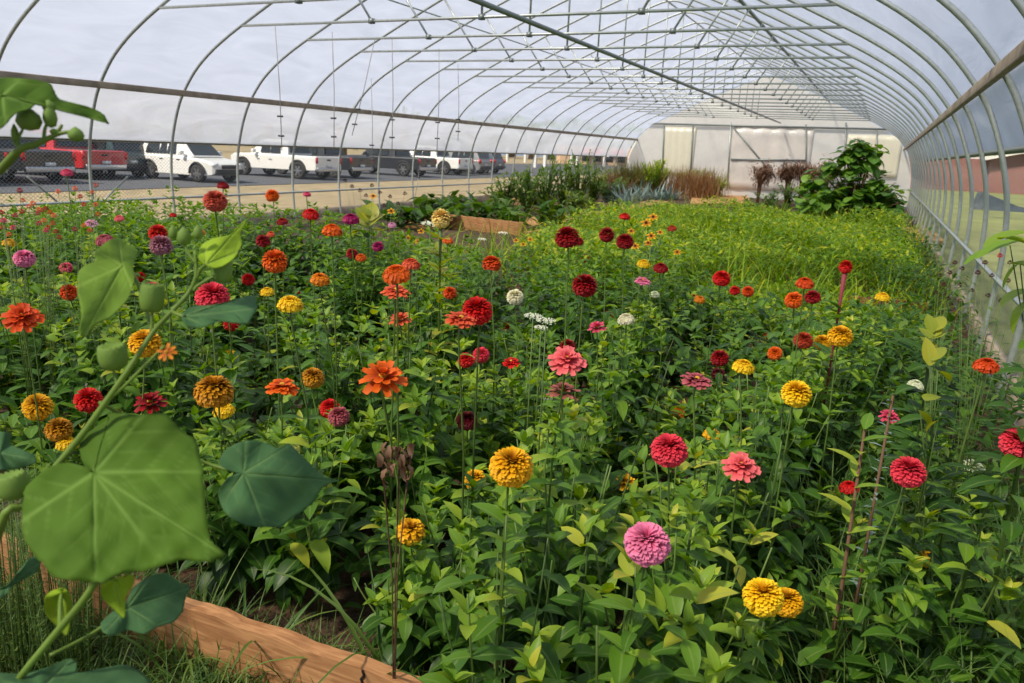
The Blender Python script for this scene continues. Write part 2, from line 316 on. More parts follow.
def panel(name,pts,mat,lab,cat='panel',wav=.05,th=.03,kind=None):
    (x0,z0),(x1,z1)=ew(*pts[0]),ew(*pts[1]); mb=MB(); nx=22;nz=8;vs=[]
    for j in range(nz+1):
        for i in range(nx+1):
            vs.append((x0+(x1-x0)*i/nx,YEND-.03+wav*math.sin(i*1.3+.5*math.sin(j))*.5-.0,z0+(z1-z0)*j/nz))
    mb.add(vs,[(j*(nx+1)+i,j*(nx+1)+i+1,(j+1)*(nx+1)+i+1,(j+1)*(nx+1)+i) for j in range(nz) for i in range(nx)])
    o=build(mb,name,mat); o.modifiers.new('solid','SOLIDIFY').thickness=th; tag(o,lab,cat,kind=kind); return o
panel('fabric_panel',((665,126),(691,176)),ENDY,'bright cream fabric panel in the left part of the end wall',wav=.01)
panel('roll_up_door',((733,126),(805,193)),ENDF,'wrinkled white roll-up fabric door in the end wall','door',wav=.03)
panel('fabric_panel',((848,134),(896,178)),ENDY,'pinkish cream fabric panel behind the big shrub in the end wall',wav=.01)
# ---------------------------------------------------------------- floor
def floor_mat():
    m,nt,b,o=newmat('soil'); N=nt.nodes; L=nt.links
    tc=N.new('ShaderNodeTexCoord'); n1=N.new('ShaderNodeTexNoise'); n1.inputs['Scale'].default_value=9; n1.inputs['Detail'].default_value=8; L.new(tc.outputs['Object'],n1.inputs['Vector'])
    r=N.new('ShaderNodeValToRGB'); r.color_ramp.elements[0].color=(.030,.018,.011,1); r.color_ramp.elements[1].color=(.16,.085,.048,1); r.color_ramp.elements[0].position=.3; r.color_ramp.elements[1].position=.75
    L.new(n1.outputs['Fac'],r.inputs['Fac']); L.new(r.outputs[0],b.inputs['Base Color']); b.inputs['Roughness'].default_value=.95
    n2=N.new('ShaderNodeTexNoise'); n2.inputs['Scale'].default_value=45; n2.inputs['Detail'].default_value=6; L.new(tc.outputs['Object'],n2.inputs['Vector'])
    bp=N.new('ShaderNodeBump'); bp.inputs['Strength'].default_value=.8; bp.inputs['Distance'].default_value=.03; L.new(n2.outputs['Fac'],bp.inputs['Height']); L.new(bp.outputs[0],b.inputs['Normal']); return m
SOIL=floor_mat()
mb=MB(); nx,ny=90,120; vs=[]
for j in range(ny+1):
    for i in range(nx+1):
        x=CX-4.9+9.8*i/nx; y=Y0+(YEND-Y0)*(j/ny)**1.3
        vs.append((x,y,.02*math.sin(x*7+y*3)*math.sin(y*5-x*2)+rng.uniform(-.008,.008)))
mb.add(vs,[(j*(nx+1)+i,j*(nx+1)+i+1,(j+1)*(nx+1)+i+1,(j+1)*(nx+1)+i) for j in range(ny) for i in range(nx)])
tag(build(mb,'floor',SOIL),kind='structure')
# outside ground
STRAW=simple('dry_lawn',(.30,.235,.135),.95,noise=.28,nscale=1.5); LAWN=simple('lawn',(.17,.19,.06),.95,noise=.35,nscale=.8)
ASPH=simple('asphalt',(.075,.08,.095),.9,noise=.12,nscale=3)
def quad(name,pts,mat,**k):
    mb=MB(); mb.add(pts,[tuple(range(len(pts)))]); o=build(mb,name,mat,smooth=False); tag(o,**k); return o
mb=MB(); xs=[CX-4.93,-11,-14,-18,-21,-26,-60,-150]; zs=[-.02,-.12,-.3,-.5,-.6,-.62,-.62,-.9]; yy=[-20,0,20,40,80,200]
mb.add([(x,y,z) for y in yy for x,z in zip(xs,zs)],[(j*8+i,j*8+i+1,(j+1)*8+i+1,(j+1)*8+i) for j in range(5) for i in range(7)])
tag(build(mb,'floor_dry_grass',STRAW),kind='structure')
quad('floor_parking_lot',[(-23.3,-20,-.59),(-23.3,140,-.59),(-44,140,-.59),(-44,-20,-.59)],ASPH,kind='structure')
quad('floor_right_lawn',[(CX+4.93,-20,-.02),(80,-20,-.02),(80,200,-.02),(CX+4.93,200,-.02)],LAWN,kind='structure')
quad('floor_far_lawn',[(CX-4.93,YEND+.1,-.03),(CX+4.93,YEND+.1,-.03),(CX+4.93,200,-.03),(CX-4.93,200,-.03)],LAWN,kind='structure')
# ---------------------------------------------------------------- leaf builders
def leaf(mb,base,d,up,L,W,droop=.4,fold=.25,tone=.5,nseg=4,mi=0,wave=0,shape='lance'):
    """one leaf: base point, direction, up normal; bends down by droop and folds along its midrib"""
    d=d.normalized(); side=d.cross(up)
    if side.length<1e-4: side=d.orthogonal()
    side.normalize(); n=side.cross(d).normalized(); vs=[];cs=[]; p=Vector(base); ang=0
    tw=rng.uniform(-.5,.5) if wave else 0
    for i in range(nseg+1):
        t=i/nseg
        if shape=='lance': wdt=W*.5*(math.sin(math.pi*min(1,(t*.93+.07))**.75))**.85 if t<1 else 0
        elif shape=='blade': wdt=W*.5*(1-t)**.6
        else: wdt=W*.5*math.sin(math.pi*(t*.96+.02))**.6
        if i==0 and shape=='lance': wdt=W*.12
        s2=side*math.cos(tw*t)+n*math.sin(tw*t); e=s2*wdt; up_=n*wdt*fold
        vs+= [p-e+up_,p.copy(),p+e+up_]; cs+=[(tone,t,1),(tone,t,0),(tone,t,1)]
        a=droop*(1/nseg); rot=Matrix.Rotation(-a,3,side); d=rot@d; n=rot@n
        p=p+d*(L/nseg)
    fs=[]
    for i in range(nseg):
        a=i*3; fs+=[(a,a+1,a+4,a+3),(a+1,a+2,a+5,a+4)]
    mb.add(vs,fs,cs,mi)
def zinnia_foliage(h,seed,spread=.16,branches=4,lsz=1.0,bare=.0,dense=1.0):
    """leaves and stems of one zinnia plant of height h: opposite leaf pairs up several branching stems"""
    g=random.Random(seed); lv=MB(); st=MB()
    for b in range(branches+1):
        az=g.uniform(0,6.28)+b*6.28/max(1,branches); 
        if b==0: pts=[Vector((0,0,0)),Vector((g.uniform(-.02,.02),g.uniform(-.02,.02),h*.5)),Vector((0,0,h))]; z0=.10
        else:
            hb=h*g.uniform(.62,.97); rr=spread*g.uniform(.5,1.15); z0=h*g.uniform(.08,.3)
            dr=Vector((math.cos(az),math.sin(az),0)); pts=[Vector((0,0,z0)),dr*rr*.65+Vector((0,0,z0+(hb-z0)*.4)),dr*rr+Vector((0,0,hb))]; z0=0
        def P(t): 
            a,b_,c=pts; return a*(1-t)**2+b_*2*t*(1-t)+c*t*t if b else (a*(1-t)+c*t)+Vector((.01*math.sin(t*9),.01*math.cos(t*7),0))
        ln=(pts[2]-pts[0]).length
        tube(st,[P(i/6) for i in range(7)],[.0034-.0014*i/6 for i in range(7)],5,col=(g.uniform(.2,.9),.5,.5))
        npair=max(4,int(ln/.062*dense)); a0=g.uniform(0,3.14)
        for i in range(npair):
            t=(i+.6)/npair*(1-bare if b==0 else 1); 
            if b==0 and t*h<.1: continue
            p=P(t); top=t>.86
            for s in (0,1):
                an=a0+i*1.571+s*3.1416+g.uniform(-.35,.35)
                el=g.uniform(-.1,.5) if not top else g.uniform(.5,1.0)
                el-=.45*(1-t)
                d=Vector((math.cos(an)*math.cos(el),math.sin(an)*math.cos(el),math.sin(el)))
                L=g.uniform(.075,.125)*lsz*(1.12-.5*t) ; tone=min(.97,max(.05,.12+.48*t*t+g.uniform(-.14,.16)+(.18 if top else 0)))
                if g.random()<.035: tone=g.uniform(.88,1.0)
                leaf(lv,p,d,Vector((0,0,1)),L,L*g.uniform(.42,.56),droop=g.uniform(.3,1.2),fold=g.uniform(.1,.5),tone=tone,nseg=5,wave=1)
        # tip rosette
        p=P(1-bare if b==0 else 1)
        for i in range(6 if (b or not bare) else 0):
            an=g.uniform(0,6.28); el=g.uniform(.45,1.25); d=Vector((math.cos(an)*math.cos(el),math.sin(an)*math.cos(el),math.sin(el)))
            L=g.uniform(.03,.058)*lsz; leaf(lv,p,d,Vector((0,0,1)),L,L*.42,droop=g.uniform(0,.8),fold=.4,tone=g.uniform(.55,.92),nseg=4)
    return lv.mesh('foliage',GREEN),st.mesh('stem',STEM)
HC=[.30,.42,.54,.66,.78,.90]
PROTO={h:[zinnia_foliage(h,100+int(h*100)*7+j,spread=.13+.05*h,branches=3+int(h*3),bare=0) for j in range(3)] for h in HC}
# ---------------------------------------------------------------- flower heads (unit diameter, facing +Z, base at z=0)
def petal_geo(mb,base,d,n,L,W,curl,g,nseg=3,rag=0):
    d=d.normalized(); side=d.cross(n).normalized(); n=side.cross(d).normalized(); vs=[];cs=[]; p=Vector(base); tone=g.random()
    for i in range(nseg+1):
        t=i/nseg; wd=W*.5*[.4,.9,1.12,.80][min(3,int(t*3+.01))] if nseg==3 else W*.5*(.35+.65*math.sin(math.pi*min(1,t*.8+.1)))
        cup=n*wd*.35
        vs+=[p-side*wd+cup,p.copy(),p+side*wd+cup]; cs+=[(tone,t,0)]*3
        rot=Matrix.Rotation(-curl/nseg+g.uniform(-rag,rag),3,side); d=rot@d; n=rot@n; p=p+d*(L/nseg)
    fs=[]
    for i in range(nseg):
        a=i*3; fs+=[(a,a+1,a+4,a+3),(a+1,a+2,a+5,a+4)]
    mb.add(vs,fs,cs)
def dome_geo(seed,N=150,H=.40,amax=100,ruffle=.0):
    g=random.Random(seed); mb=MB()
    for i in range(N):
        s=(i+.5)/N; ph=math.radians(4+amax*s**.62)+g.uniform(-.05,.05); az=i*2.39996+g.uniform(-.12,.12)
        dr=Vector((math.sin(ph)*math.cos(az),math.sin(ph)*math.sin(az),math.cos(ph)))
        R=1/math.sqrt((math.sin(ph)/.5)**2+(math.cos(ph)/H)**2)*g.uniform(.95,1.04)
        L=R*(.55+.1*s); base=Vector((0,0,.10))+dr*(R-L)
        n=Vector((-math.cos(ph)*math.cos(az),-math.cos(ph)*math.sin(az),math.sin(ph)))
        petal_geo(mb,base,dr,n,L,.108*(.62+.5*s)*(1+ruffle),.55+.95*s+g.uniform(-.15,.2),g,rag=.04+ruffle*.3)
    return mb
def flat_geo(seed,layers=3,np_=16,upturn=.25,droop=.5,rag=.05,inner=.9):
    g=random.Random(seed); mb=MB()
    for l in range(layers):
        n_=np_-l*2; R=.5*(1-.22*l); el=-.05+upturn*l+.05
        for i in range(n_):
            az=6.283*(i+.5*(l%2))/n_+g.uniform(-.1,.1); e=el+g.uniform(-.12,.14)
            dr=Vector((math.cos(az)*math.cos(e),math.sin(az)*math.cos(e),math.sin(e)))
            n=Vector((-math.sin(e)*math.cos(az),-math.sin(e)*math.sin(az),math.cos(e)))
            petal_geo(mb,Vector((0,0,.05+.03*l))+dr*.05,dr,n,(R-.05)*g.uniform(.88,1.06),.17*(1-.1*l)*g.uniform(.85,1.15),droop*g.uniform(.4,1.3),g,rag=rag)
    return mb
def disc_geo(r=.11,h=.10,z=.06,seed=3):
    g=random.Random(seed); mb=MB()
    for i in range(46):
        s=math.sqrt((i+.5)/46); az=i*2.39996; p=Vector((math.cos(az)*s*r,math.sin(az)*s*r,z+h*(1-s*s)))
        q=r*.17; vs=[p+Vector((q,0,0)),p+Vector((0,q,0)),p-Vector((q,0,0)),p-Vector((0,q,0)),p+Vector((0,0,q*2.2))]; mb.add(vs,[(0,1,4),(1,2,4),(2,3,4),(3,0,4)])
    n=10; vs=[(0,0,z+h*.95)]+[(math.cos(6.283*k/n)*r,math.sin(6.283*k/n)*r,z) for k in range(n)]
    mb.add(vs,[(0,1+k,1+(k+1)%n) for k in range(n)]); return mb
def calyx_geo():
    mb=MB(); n=12; prof=[(.02,-.14),(.07,-.12),(.13,-.04),(.16,.05),(.13,.10)]; vs=[];fs=[]
    for j,(r,z) in enumerate(prof):
        for k in range(n): rr=r*(1+.06*(k%2)); vs.append((rr*math.cos(6.283*k/n),rr*math.sin(6.283*k/n),z))
    for j in range(len(prof)-1):
        for k in range(n): fs.append((j*n+k,j*n+(k+1)%n,(j+1)*n+(k+1)%n,(j+1)*n+k))
    mb.add(vs,fs); return mb
FORM={'D':[dome_geo(i,N=330,H=.40+.03*i) for i in range(3)],      # full dome
      'B':[dome_geo(20+i,N=360,H=.47,amax=128) for i in range(2)],   # ball
      'L':[dome_geo(40+i,N=210,H=.19,amax=92) for i in range(2)],    # low dome
      'U':[dome_geo(60+i,N=130,H=.38,ruffle=.5) for i in range(2)],  # ruffled
      'F':[flat_geo(70+i,3,17,upturn=.16,droop=.3) for i in range(2)],                    # flat semi-double
      'P':[flat_geo(80,4,15,upturn=.33,droop=.35,rag=.1)],
      'R':[flat_geo(90,4,12,upturn=.40,droop=.25,rag=.22)],            # ragged fading
      'S':[flat_geo(95,1,8,upturn=.1,droop=.2)]}                      # small single
PETM={}
def petmesh(form,col):
    v=FORM[form]; i=rng.randrange(len(v)); key=(form,col,i)
    if key not in PETM: PETM[key]=v[i].mesh('petals',PM[col])
    return PETM[key]
DISCM=disc_geo().mesh('flower_centre',DISC); CALM=calyx_geo().mesh('calyx',CALYX)
DISCDM=disc_geo(.13,.16,.04).mesh('flower_centre',DISCD)
FW={'D':'double','B':'ball shaped','L':'flat topped double','U':'ruffled','F':'open daisy-like','P':'layered open','R':'ragged fading','S':'small single'}
DIA={'D':.083,'B':.078,'L':.080,'U':.080,'F':.080,'P':.088,'R':.082,'S':.045}
# x, y, width in the photo, form, colour, where it stands
BL=[
(215,198,26,'D','rust','in front of the white crossover car'),
(223,184,15,'L','dark red','just above the rust bloom by the crossover car'),
(173,214,9,'L','scarlet','below the front of the white crossover car'),
(158,230,20,'B','scarlet','between the second and third left hoop legs'),
(161,243,24,'D','mauve','right under the scarlet ball above the hanging capsule leaf'),
(104,238,22,'L','dusty rose','just above the drooping pale leaf on the left'),
(91,222,14,'F','lilac pink','at the foot of the nearest left hoop leg'),
(67,171,15,'L','hot pink','sticking up highest at far left before the asphalt'),
(119,217,12,'L','salmon pink','right of the nearest left hoop leg'),
(9,241,16,'L','golden yellow','on the left picture edge below the tiny red buttons'),
(24,256,22,'D','pink','near the left edge above the orange ragged bloom'),
(66,266,14,'U','hot pink','left of the drooping pale leaf, half hidden'),
(69,290,20,'U','orange red','just left of the drooping pale leaf'),
(22,315,38,'P','orange red','largest at the far left edge'),
(140,275,12,'B','scarlet','right of the drooping pale leaf'),
(152,288,21,'B','crimson pink','behind the hanging green capsule'),
(213,293,37,'D','crimson pink','behind the main velvetleaf stem tip'),
(248,277,14,'B','scarlet','right of the bright yellow-green leaf tip'),
(231,321,17,'B','scarlet','under the bluish velvetleaf leaf'),
(200,231,13,'L','amber orange','behind the tip of the yellow-green leaf'),
(145,340,34,'D','golden yellow','crossed by the main velvetleaf stem'),
(16,275,9,'L','hot pink','tiny at far left between pink and orange blooms'),
(272,194,15,'D','orange','beneath the white pickup wheel'),
(307,193,10,'L','hot pink','small beside the fifth left hoop leg'),
(311,212,21,'L','scarlet','left of the magenta flat bloom'),
(282,220,14,'L','dark red','small, left below the square scarlet bloom'),
(351,217,21,'L','magenta','in front of the left base board'),
(332,228,25,'L','orange','right below the square scarlet bloom'),
(263,239,16,'U','dark red','above the round orange bloom'),
(271,233,11,'L','coral','beside the dark red bloom above the round orange one'),
(275,257,27,'B','orange','round and alone left of centre, above the amber one'),
(320,277,24,'L','amber orange','right above the bright yellow bloom'),
(267,290,18,'L','yellow','small, left of the bright yellow bloom'),
(290,301,32,'L','yellow','brightest on a bare stem in the left middle'),
(352,252,13,'U','dark red','half hidden behind the leaves below the magenta bloom'),
(361,256,14,'L','orange','small, next to a half hidden dark red bloom'),
(378,245,13,'U','magenta','dim and small above the stacked orange blooms'),
(392,224,11,'L','lilac pink','small in front of the brown bed edge'),
(448,239,14,'L','orange','below the pale yellow crested bloom'),
(492,261,22,'U','orange red','above the red and coral pair'),
(396,271,36,'L','orange','seen edge-on above a coral bloom on tall stem'),
(411,262,24,'L','coral','behind the edge-on orange bloom'),
(396,290,30,'F','coral','on a tall bare stem in the middle left'),
(450,291,16,'U','orange red','small, above left of the red and coral pair'),
(477,308,34,'D','scarlet','right of the coral daisy-like one in the centre'),
(461,318,34,'F','coral','overlapping the scarlet double one in the centre'),
(400,318,24,'R','coral','blurred behind the tall coral stem'),
(507,326,12,'U','scarlet','small, right of the red and coral pair'),
(523,321,9,'B','scarlet','tiny, beside the lacy white cluster'),
(298,293,10,'L','scarlet','tiny, touching the bright yellow bloom'),
(567,235,27,'D','dark red','left one of the far dark red group'),
(579,240,11,'U','dark red','small at the right shoulder of the far dark red one'),
(607,232,17,'B','dark red','left of the pair before the yellow-green field'),
(625,239,20,'D','dark red','right of the pair before the yellow-green field'),
(625,215,14,'L','scarlet','raised high on a thin stem in front of the field'),
(585,283,28,'D','dark red','below the far dark red group at centre'),
(585,257,9,'B','scarlet','small, between two dark red doubles'),
(515,295,19,'D','cream','round, right above the red and coral pair'),
(626,317,22,'L','cream','broad, above the brown pink fading clusters'),
(644,262,17,'L','yellow','touching a dark red flat one before the field'),
(661,266,19,'L','dark red','right of the small yellow before the field'),
(643,280,17,'F','pink','edge-on on a thin stem right of centre'),
(672,227,12,'L','brick red','tiny on a leaning stem against the field'),
(655,293,13,'L','white','small, edge-on under the pink edge-on one'),
(722,276,20,'D','scarlet','in front of the yellow-green field'),
(748,290,13,'D','orange red','right of the scarlet one before the field'),
(735,289,12,'U','scarlet','between scarlet and orange red ones before the field'),
(597,326,20,'R','hot pink','browning, right of the lacy white cluster'),
(609,314,12,'U','dark red','above the browning hot pink cluster'),
(700,298,14,'L','amber orange','small and low before the field'),
(568,344,18,'B','dark red','behind the salmon pink layered one'),
(805,281,22,'L','orange red','topmost of the cluster left of the crested celosia'),
(813,295,18,'U','dark red','between orange blooms left of the celosia'),
(794,298,20,'D','orange','left in the cluster beside the celosia'),
(883,295,18,'L','yellow','alone before the reddish board on the right'),
(841,333,27,'D','golden yellow','right of the stacked trio at right'),
(823,340,19,'D','golden yellow','middle of the stacked trio at right'),
(804,338,21,'D','brick red','left of the stacked trio at right'),
(793,314,8,'B','scarlet','tiny, above the stacked trio at right'),
(814,323,8,'B','scarlet','tiny, just over the golden trio at right'),
(768,334,12,'L','orange','small, right of centre above the orange button'),
(775,352,16,'D','orange','button-like, right of the yellow low one'),
(38,403,30,'B','golden yellow','near the left edge above the big heart leaf'),
(59,427,28,'D','bronze gold','half behind the velvetleaf stem'),
(67,441,26,'L','yellow','right above the big heart leaf notch'),
(20,447,21,'D','golden yellow','lowest at the left edge'),
(88,396,28,'B','scarlet','left of the thick velvetleaf stem'),
(150,401,33,'R','dark red','just above the big heart-shaped leaf'),
(214,387,43,'D','bronze gold','largest above the second heart leaf'),
(223,408,27,'L','yellow','under the large bronze gold one'),
(230,352,16,'L','yellow','small, above the large bronze gold one'),
(254,424,10,'U','orange','tiny, above the second heart leaf'),
(282,385,34,'F','orange','facing up, left of the amber dome'),
(313,375,26,'D','bronze gold','right of the orange daisy-like one'),
(383,376,50,'R','orange','large with upright petals at centre left'),
(330,406,23,'D','scarlet','on top of a dusty rose one'),
(339,414,24,'D','dusty rose','below the scarlet one by the dry stems'),
(357,348,14,'L','scarlet','small, above the large upright-petalled orange one'),
(481,353,19,'D','crimson pink','right one of the small crimson pair'),
(466,358,19,'U','scarlet','left one of the small crimson pair'),
(467,418,24,'D','maroon','dim among leaves above the golden dome'),
(475,477,25,'U','golden yellow','low beside the large golden dome'),
(512,462,49,'D','golden yellow','large and central on a long bare stem'),
(511,361,19,'F','scarlet','small between crimson pair and salmon one'),
(567,358,40,'P','salmon pink','with open centre, above the fading brown one'),
(563,390,34,'R','faded pink','browning right under the salmon one'),
(582,397,16,'R','faded pink','small, right of the larger browning one'),
(669,446,41,'D','crimson pink','half cupped by leaves right of centre'),
(741,464,39,'P','salmon pink','round with pale centre at lower right'),
(697,379,33,'F','dusty rose','with drooping petals right of centre'),
(720,356,20,'D','dark red','behind the yellow low one'),
(718,372,16,'U','maroon','beneath the dark red one by the dusty rose'),
(744,364,28,'L','yellow','beside the dark red ones right of centre'),
(677,412,17,'U','amber orange','small, above the cupped crimson one'),
(689,420,13,'U','amber orange','tiny, in the loose orange spray'),
(712,432,22,'L','golden yellow','small, between the two large pink-red ones'),
(626,481,24,'R','golden yellow','turned sideways below the cupped crimson one'),
(723,386,11,'B','scarlet','tiny, right of the dusty rose one'),
(797,391,32,'D','yellow','on a leaning stem at right'),
(987,363,30,'L','orange red','highest near the right edge'),
(916,383,20,'L','white','with greenish centre at right'),
(934,392,14,'B','white','small, touching the greenish white one'),
(889,415,20,'R','hot pink','on the tall brown stem at right'),
(909,469,36,'D','crimson pink','in the lower right with paler lower petals'),
(849,485,24,'L','scarlet','low, left of the lower right crimson one'),
(973,465,22,'R','white','ragged, near the right edge'),
(1018,440,36,'D','crimson pink','cut by the right edge'),
(411,528,33,'U','golden yellow','low at centre left above broad leaves'),
(647,539,51,'D','pink','large, bottom centre'),
(763,593,44,'D','yellow','front one of the bottom pair'),
(787,599,34,'D','golden yellow','right one of the bottom pair'),
(929,557,28,'L','golden yellow','small, at bottom right among grass'),
]
blooms=[]
for (x,y,wd,fm,col,where) in BL:
    d=DIA[fm]*FPX/wd*(1.0); rz=ray(x,y).z
    d=min(max(d,1.45/ray(x,y).y),.118*FPX/wd) if x<430 and wd>20 else d
    z=EYE+rz*d
    if z>1.17: d=min(d*2.2,(1.17-EYE)/rz) if rz<0 else d
    P=at(x,y,d); blooms.append(dict(x=x,y=y,w=wd,d=d,P=P,fm=fm,col=col,where=where,D=wd*d/FPX,rzb=ray(x,y+wd*.45).z))
def limit(px,hw,d,skip=None):
    """greatest height that keeps every flower farther away in sight"""
    lim=9
    for b in blooms:
        if b is skip or b['d']<=d-.12: continue
        if abs(b['x']-px)<b['w']*.5+hw: lim=min(lim,EYE+b['rzb']*min(d,b['d']))
    return lim
def canopy(px,d):
    if d<(3 if px<820 else 2.1): return 9
    return EYE+ray(px,float(np.interp(px,[0,60,120,250,350,450,640,790,850,900],[212,207,203,206,218,252,264,292,322,332]))).z*d
def plant_parts(r,h,g):
    """the leaves and stems that fit height h, shared meshes"""
    hc=min(HC,key=lambda q:abs(q-h)); k=g.randrange(3); lv,st=PROTO[hc][k]; s=h/hc
    a=link('foliage',lv,r); c=link('stem',st,r)
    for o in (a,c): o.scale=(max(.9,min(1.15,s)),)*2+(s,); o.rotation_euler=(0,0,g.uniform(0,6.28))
g2=random.Random(5)
for b in blooms:
    P=b['P']; lean=Vector((g2.uniform(-.04,.04),g2.uniform(-.02,.05),0)); gx=P.x+lean.x; gy=P.y+lean.y
    r=empty('zinnia_plant',(gx,gy,0))
    fpx,_,fd=proj((gx,gy,P.z-.1)); hw=70/max(.8,fd)
    hf=min(P.z-b['D']*.55-.07*g2.random(),limit(b['x'],hw,b['d'],b)-.055)
    if b['x']>850: hf=min(hf,.55)
    hf=max(.25,min(hf,max(canopy(b['x'],b['d'])+.08,P.z-.16)))
    plant_parts(r,hf,g2)
    if hf>P.z: hf=P.z*.9
    top=Vector((P.x-gx,P.y-gy,P.z)); D=b['D']
    tocam=Vector((-P.x,-P.y,0)).normalized(); tilt=g2.uniform(.05,.35) if b['fm'] not in 'LFR' else g2.uniform(.06,.2)
    if b['fm']=='P': tilt=.55
    up=(Vector((0,0,1))+tocam*tilt+Vector((g2.uniform(-.15,.15),g2.uniform(-.15,.15),0))).normalized()
    Hh={'D':.2,'B':.25,'L':.1,'U':.18,'F':.08,'P':.1,'R':.1,'S':.05}[b['fm']]*D
    q=up.to_track_quat('Z','Y').to_euler(); hp=top-up*Hh
    head=link('flower_head',petmesh(b['fm'],b['col']),r,hp); head.rotation_euler=q; head.scale=(D,D,D)
    c=link('calyx',CALM,head); 
    if b['fm'] in 'FPRS': link('flower_centre',DISCM,head)
    mb=MB(); z0=Vector((0,0,hf*.55)); a=hp-up*D*.1; m=(z0+a)*.5+Vector((lean.x*.3,lean.y*.3,.02)); 
    tube(mb,[z0,m,a-up*.03,a],[.0028,.0025,.0024,.0038],6,col=(g2.uniform(.3,.8),.5,.5)); build(mb,'flower_stalk',STEM,r)
    ul=MB(); z1=P.z-.05-b['D']*.35; nl=5; a0=g2.uniform(0,3); lims=limit(b['x'],50/b['d'],b['d'],b)-.02
    for k in range(nl):
        t=k/(nl-1); zz=hf*.7+(z1-.02-hf*.7)*t; q_=zz/P.z
        if zz>lims: continue
        for s_ in (0,1):
            an=a0+k*1.57+s_*3.14+g2.uniform(-.3,.3); el=g2.uniform(.1,.8); L=g2.uniform(.05,.085)*(1.15-.45*t)*(1 if b['d']<2.3 else 1.2)
            leaf(ul,(top.x*q_*q_,top.y*q_*q_,zz),Vector((math.cos(an)*math.cos(el),math.sin(an)*math.cos(el),math.sin(el))),Vector((0,0,1)),L,L*.42,droop=g2.uniform(.3,1.2),fold=.3,tone=g2.uniform(.3,.85),nseg=4)
    build(ul,'upper_leaves',GREEN,r)
    lab='zinnia with %s %s bloom, %s'%(b['col'],FW[b['fm']],b['where'])
    if len(lab.replace('-',' ').split())>16: lab='%s %s bloom, %s'%(b['col'],FW[b['fm']],b['where'])
    if len(lab.replace('-',' ').split())>16: lab='%s bloom, %s'%(b['col'],b['where'])
    tag(r,lab,'flower','blooming zinnias')
# ---------------------------------------------------------------- leafy zinnia plants between the flowers
cand=[]; g3=random.Random(9)
BX0,BX1,BY0,BY1=-8.55,.45,1.42,5.6
stp=.245; iy=0; y=BY0
while y<BY1:
    x=BX0+(stp/2 if iy%2 else 0)
    while x<BX1:
        X=x+g3.uniform(-.07,.07); Y=y+g3.uniform(-.07,.07)
        px,py,d=proj((X,Y,.7)); 
        if -50<px<1070: cand.append((X,Y,px,d))
        x+=stp
    y+=stp; iy+=1
cand=[c for c in cand if not (c[2]>840 and c[3]<3.3)]
cand.sort(key=lambda c:c[3])
def cand_h(X,Y,px,d):
    hmax=.58+.10*(d-1.4) if d<4 else .84
    h=min(hmax*g3.uniform(.85,1.08),.94,limit(px,80/d,d)-.055)
    if px>800: h=min(h,.64)
    return max(min(h,canopy(px,d)+(g3.random()<.22)*g3.uniform(.05,.22)),.16)
full=[]
for (X,Y,px,d) in cand:
    h=cand_h(X,Y,px,d); _,pyt,_=proj((X,Y,h))
    if (px<440 and Y<1.72) or (d<1.9 and g3.random()<.3): continue
    if pyt<715: full.append((X,Y,px,pyt,d,h))
near=full[:160]; far=full[160:]
used_l=set()
for (X,Y,px,py,d,h) in near:
    r=empty('zinnia_plant',(X,Y,0)); plant_parts(r,h,g3)
    lab=None
    for b in sorted(blooms,key=lambda b:(b['x']-px)**2+(b['y']-py)**2)[:4]:
        dx=px-b['x']; dy=py-b['y']
        rel='left of' if dx<0 and abs(dx)>abs(dy) else 'right of' if dx>0 and abs(dx)>abs(dy) else 'below' if dy>0 else 'above'
        l='leafy bloomless zinnia %s %s bloom %s'%(rel,b['col'],b['where'].replace(',',''))
        if l not in used_l and len(l.replace('-',' ').split())<=16 and abs(dx)+abs(dy)<170: lab=l; used_l.add(l); break
    tag(r,lab or 'leafy green zinnia plant without an open bloom among the flowers','plant','leafy zinnias without blooms')
def merge_into(lists,src,M):
    n=len(src.vertices); co=np.empty(n*3,np.float32); src.vertices.foreach_get('co',co); co=co.reshape(-1,3)
    co=co@np.array(M.to_3x3()).T+np.array(M.translation)
    c=np.empty(n*4,np.float32); src.color_attributes['tone'].data.foreach_get('color',c); c=c.reshape(-1,4)[:,:3]
    base=lists[3]; lists[0].append(co); lists[1].append(c); lists[2].extend([tuple(v+base for v in p.vertices) for p in src.polygons]); lists[3]+=n
def merged(name,items,mat):
    li=[[],[],[],0]
    for me,M in items: merge_into(li,me,M)
    me=bpy.data.meshes.new(name); co=np.concatenate(li[0]); me.from_pydata(co.tolist(),[],li[2]); me.materials.append(mat)
    me.polygons.foreach_set('use_smooth',[True]*len(li[2]))
    a=me.color_attributes.new('tone','FLOAT_COLOR','POINT'); arr=np.ones((len(co),4),np.float32); arr[:,:3]=np.concatenate(li[1]); a.data.foreach_set('color',arr.ravel()); me.update(); return me
items=[]
for (X,Y,px,py,d,h) in far:
    hc=min(HC,key=lambda q:abs(q-h)); items.append((PROTO[hc][g3.randrange(3)][0],Matrix.Translation((X,Y,0))@Matrix.Rotation(g3.uniform(0,6.28),4,'Z')@Matrix.Diagonal((1,1,h/hc,1))))
tag(link('zinnia_foliage',merged('zinnia_foliage',items,GREEN)),'mass of more distant leafy zinnia foliage toward the left wall','foliage',kind='stuff')
print('near',len(near),'far',len(far))
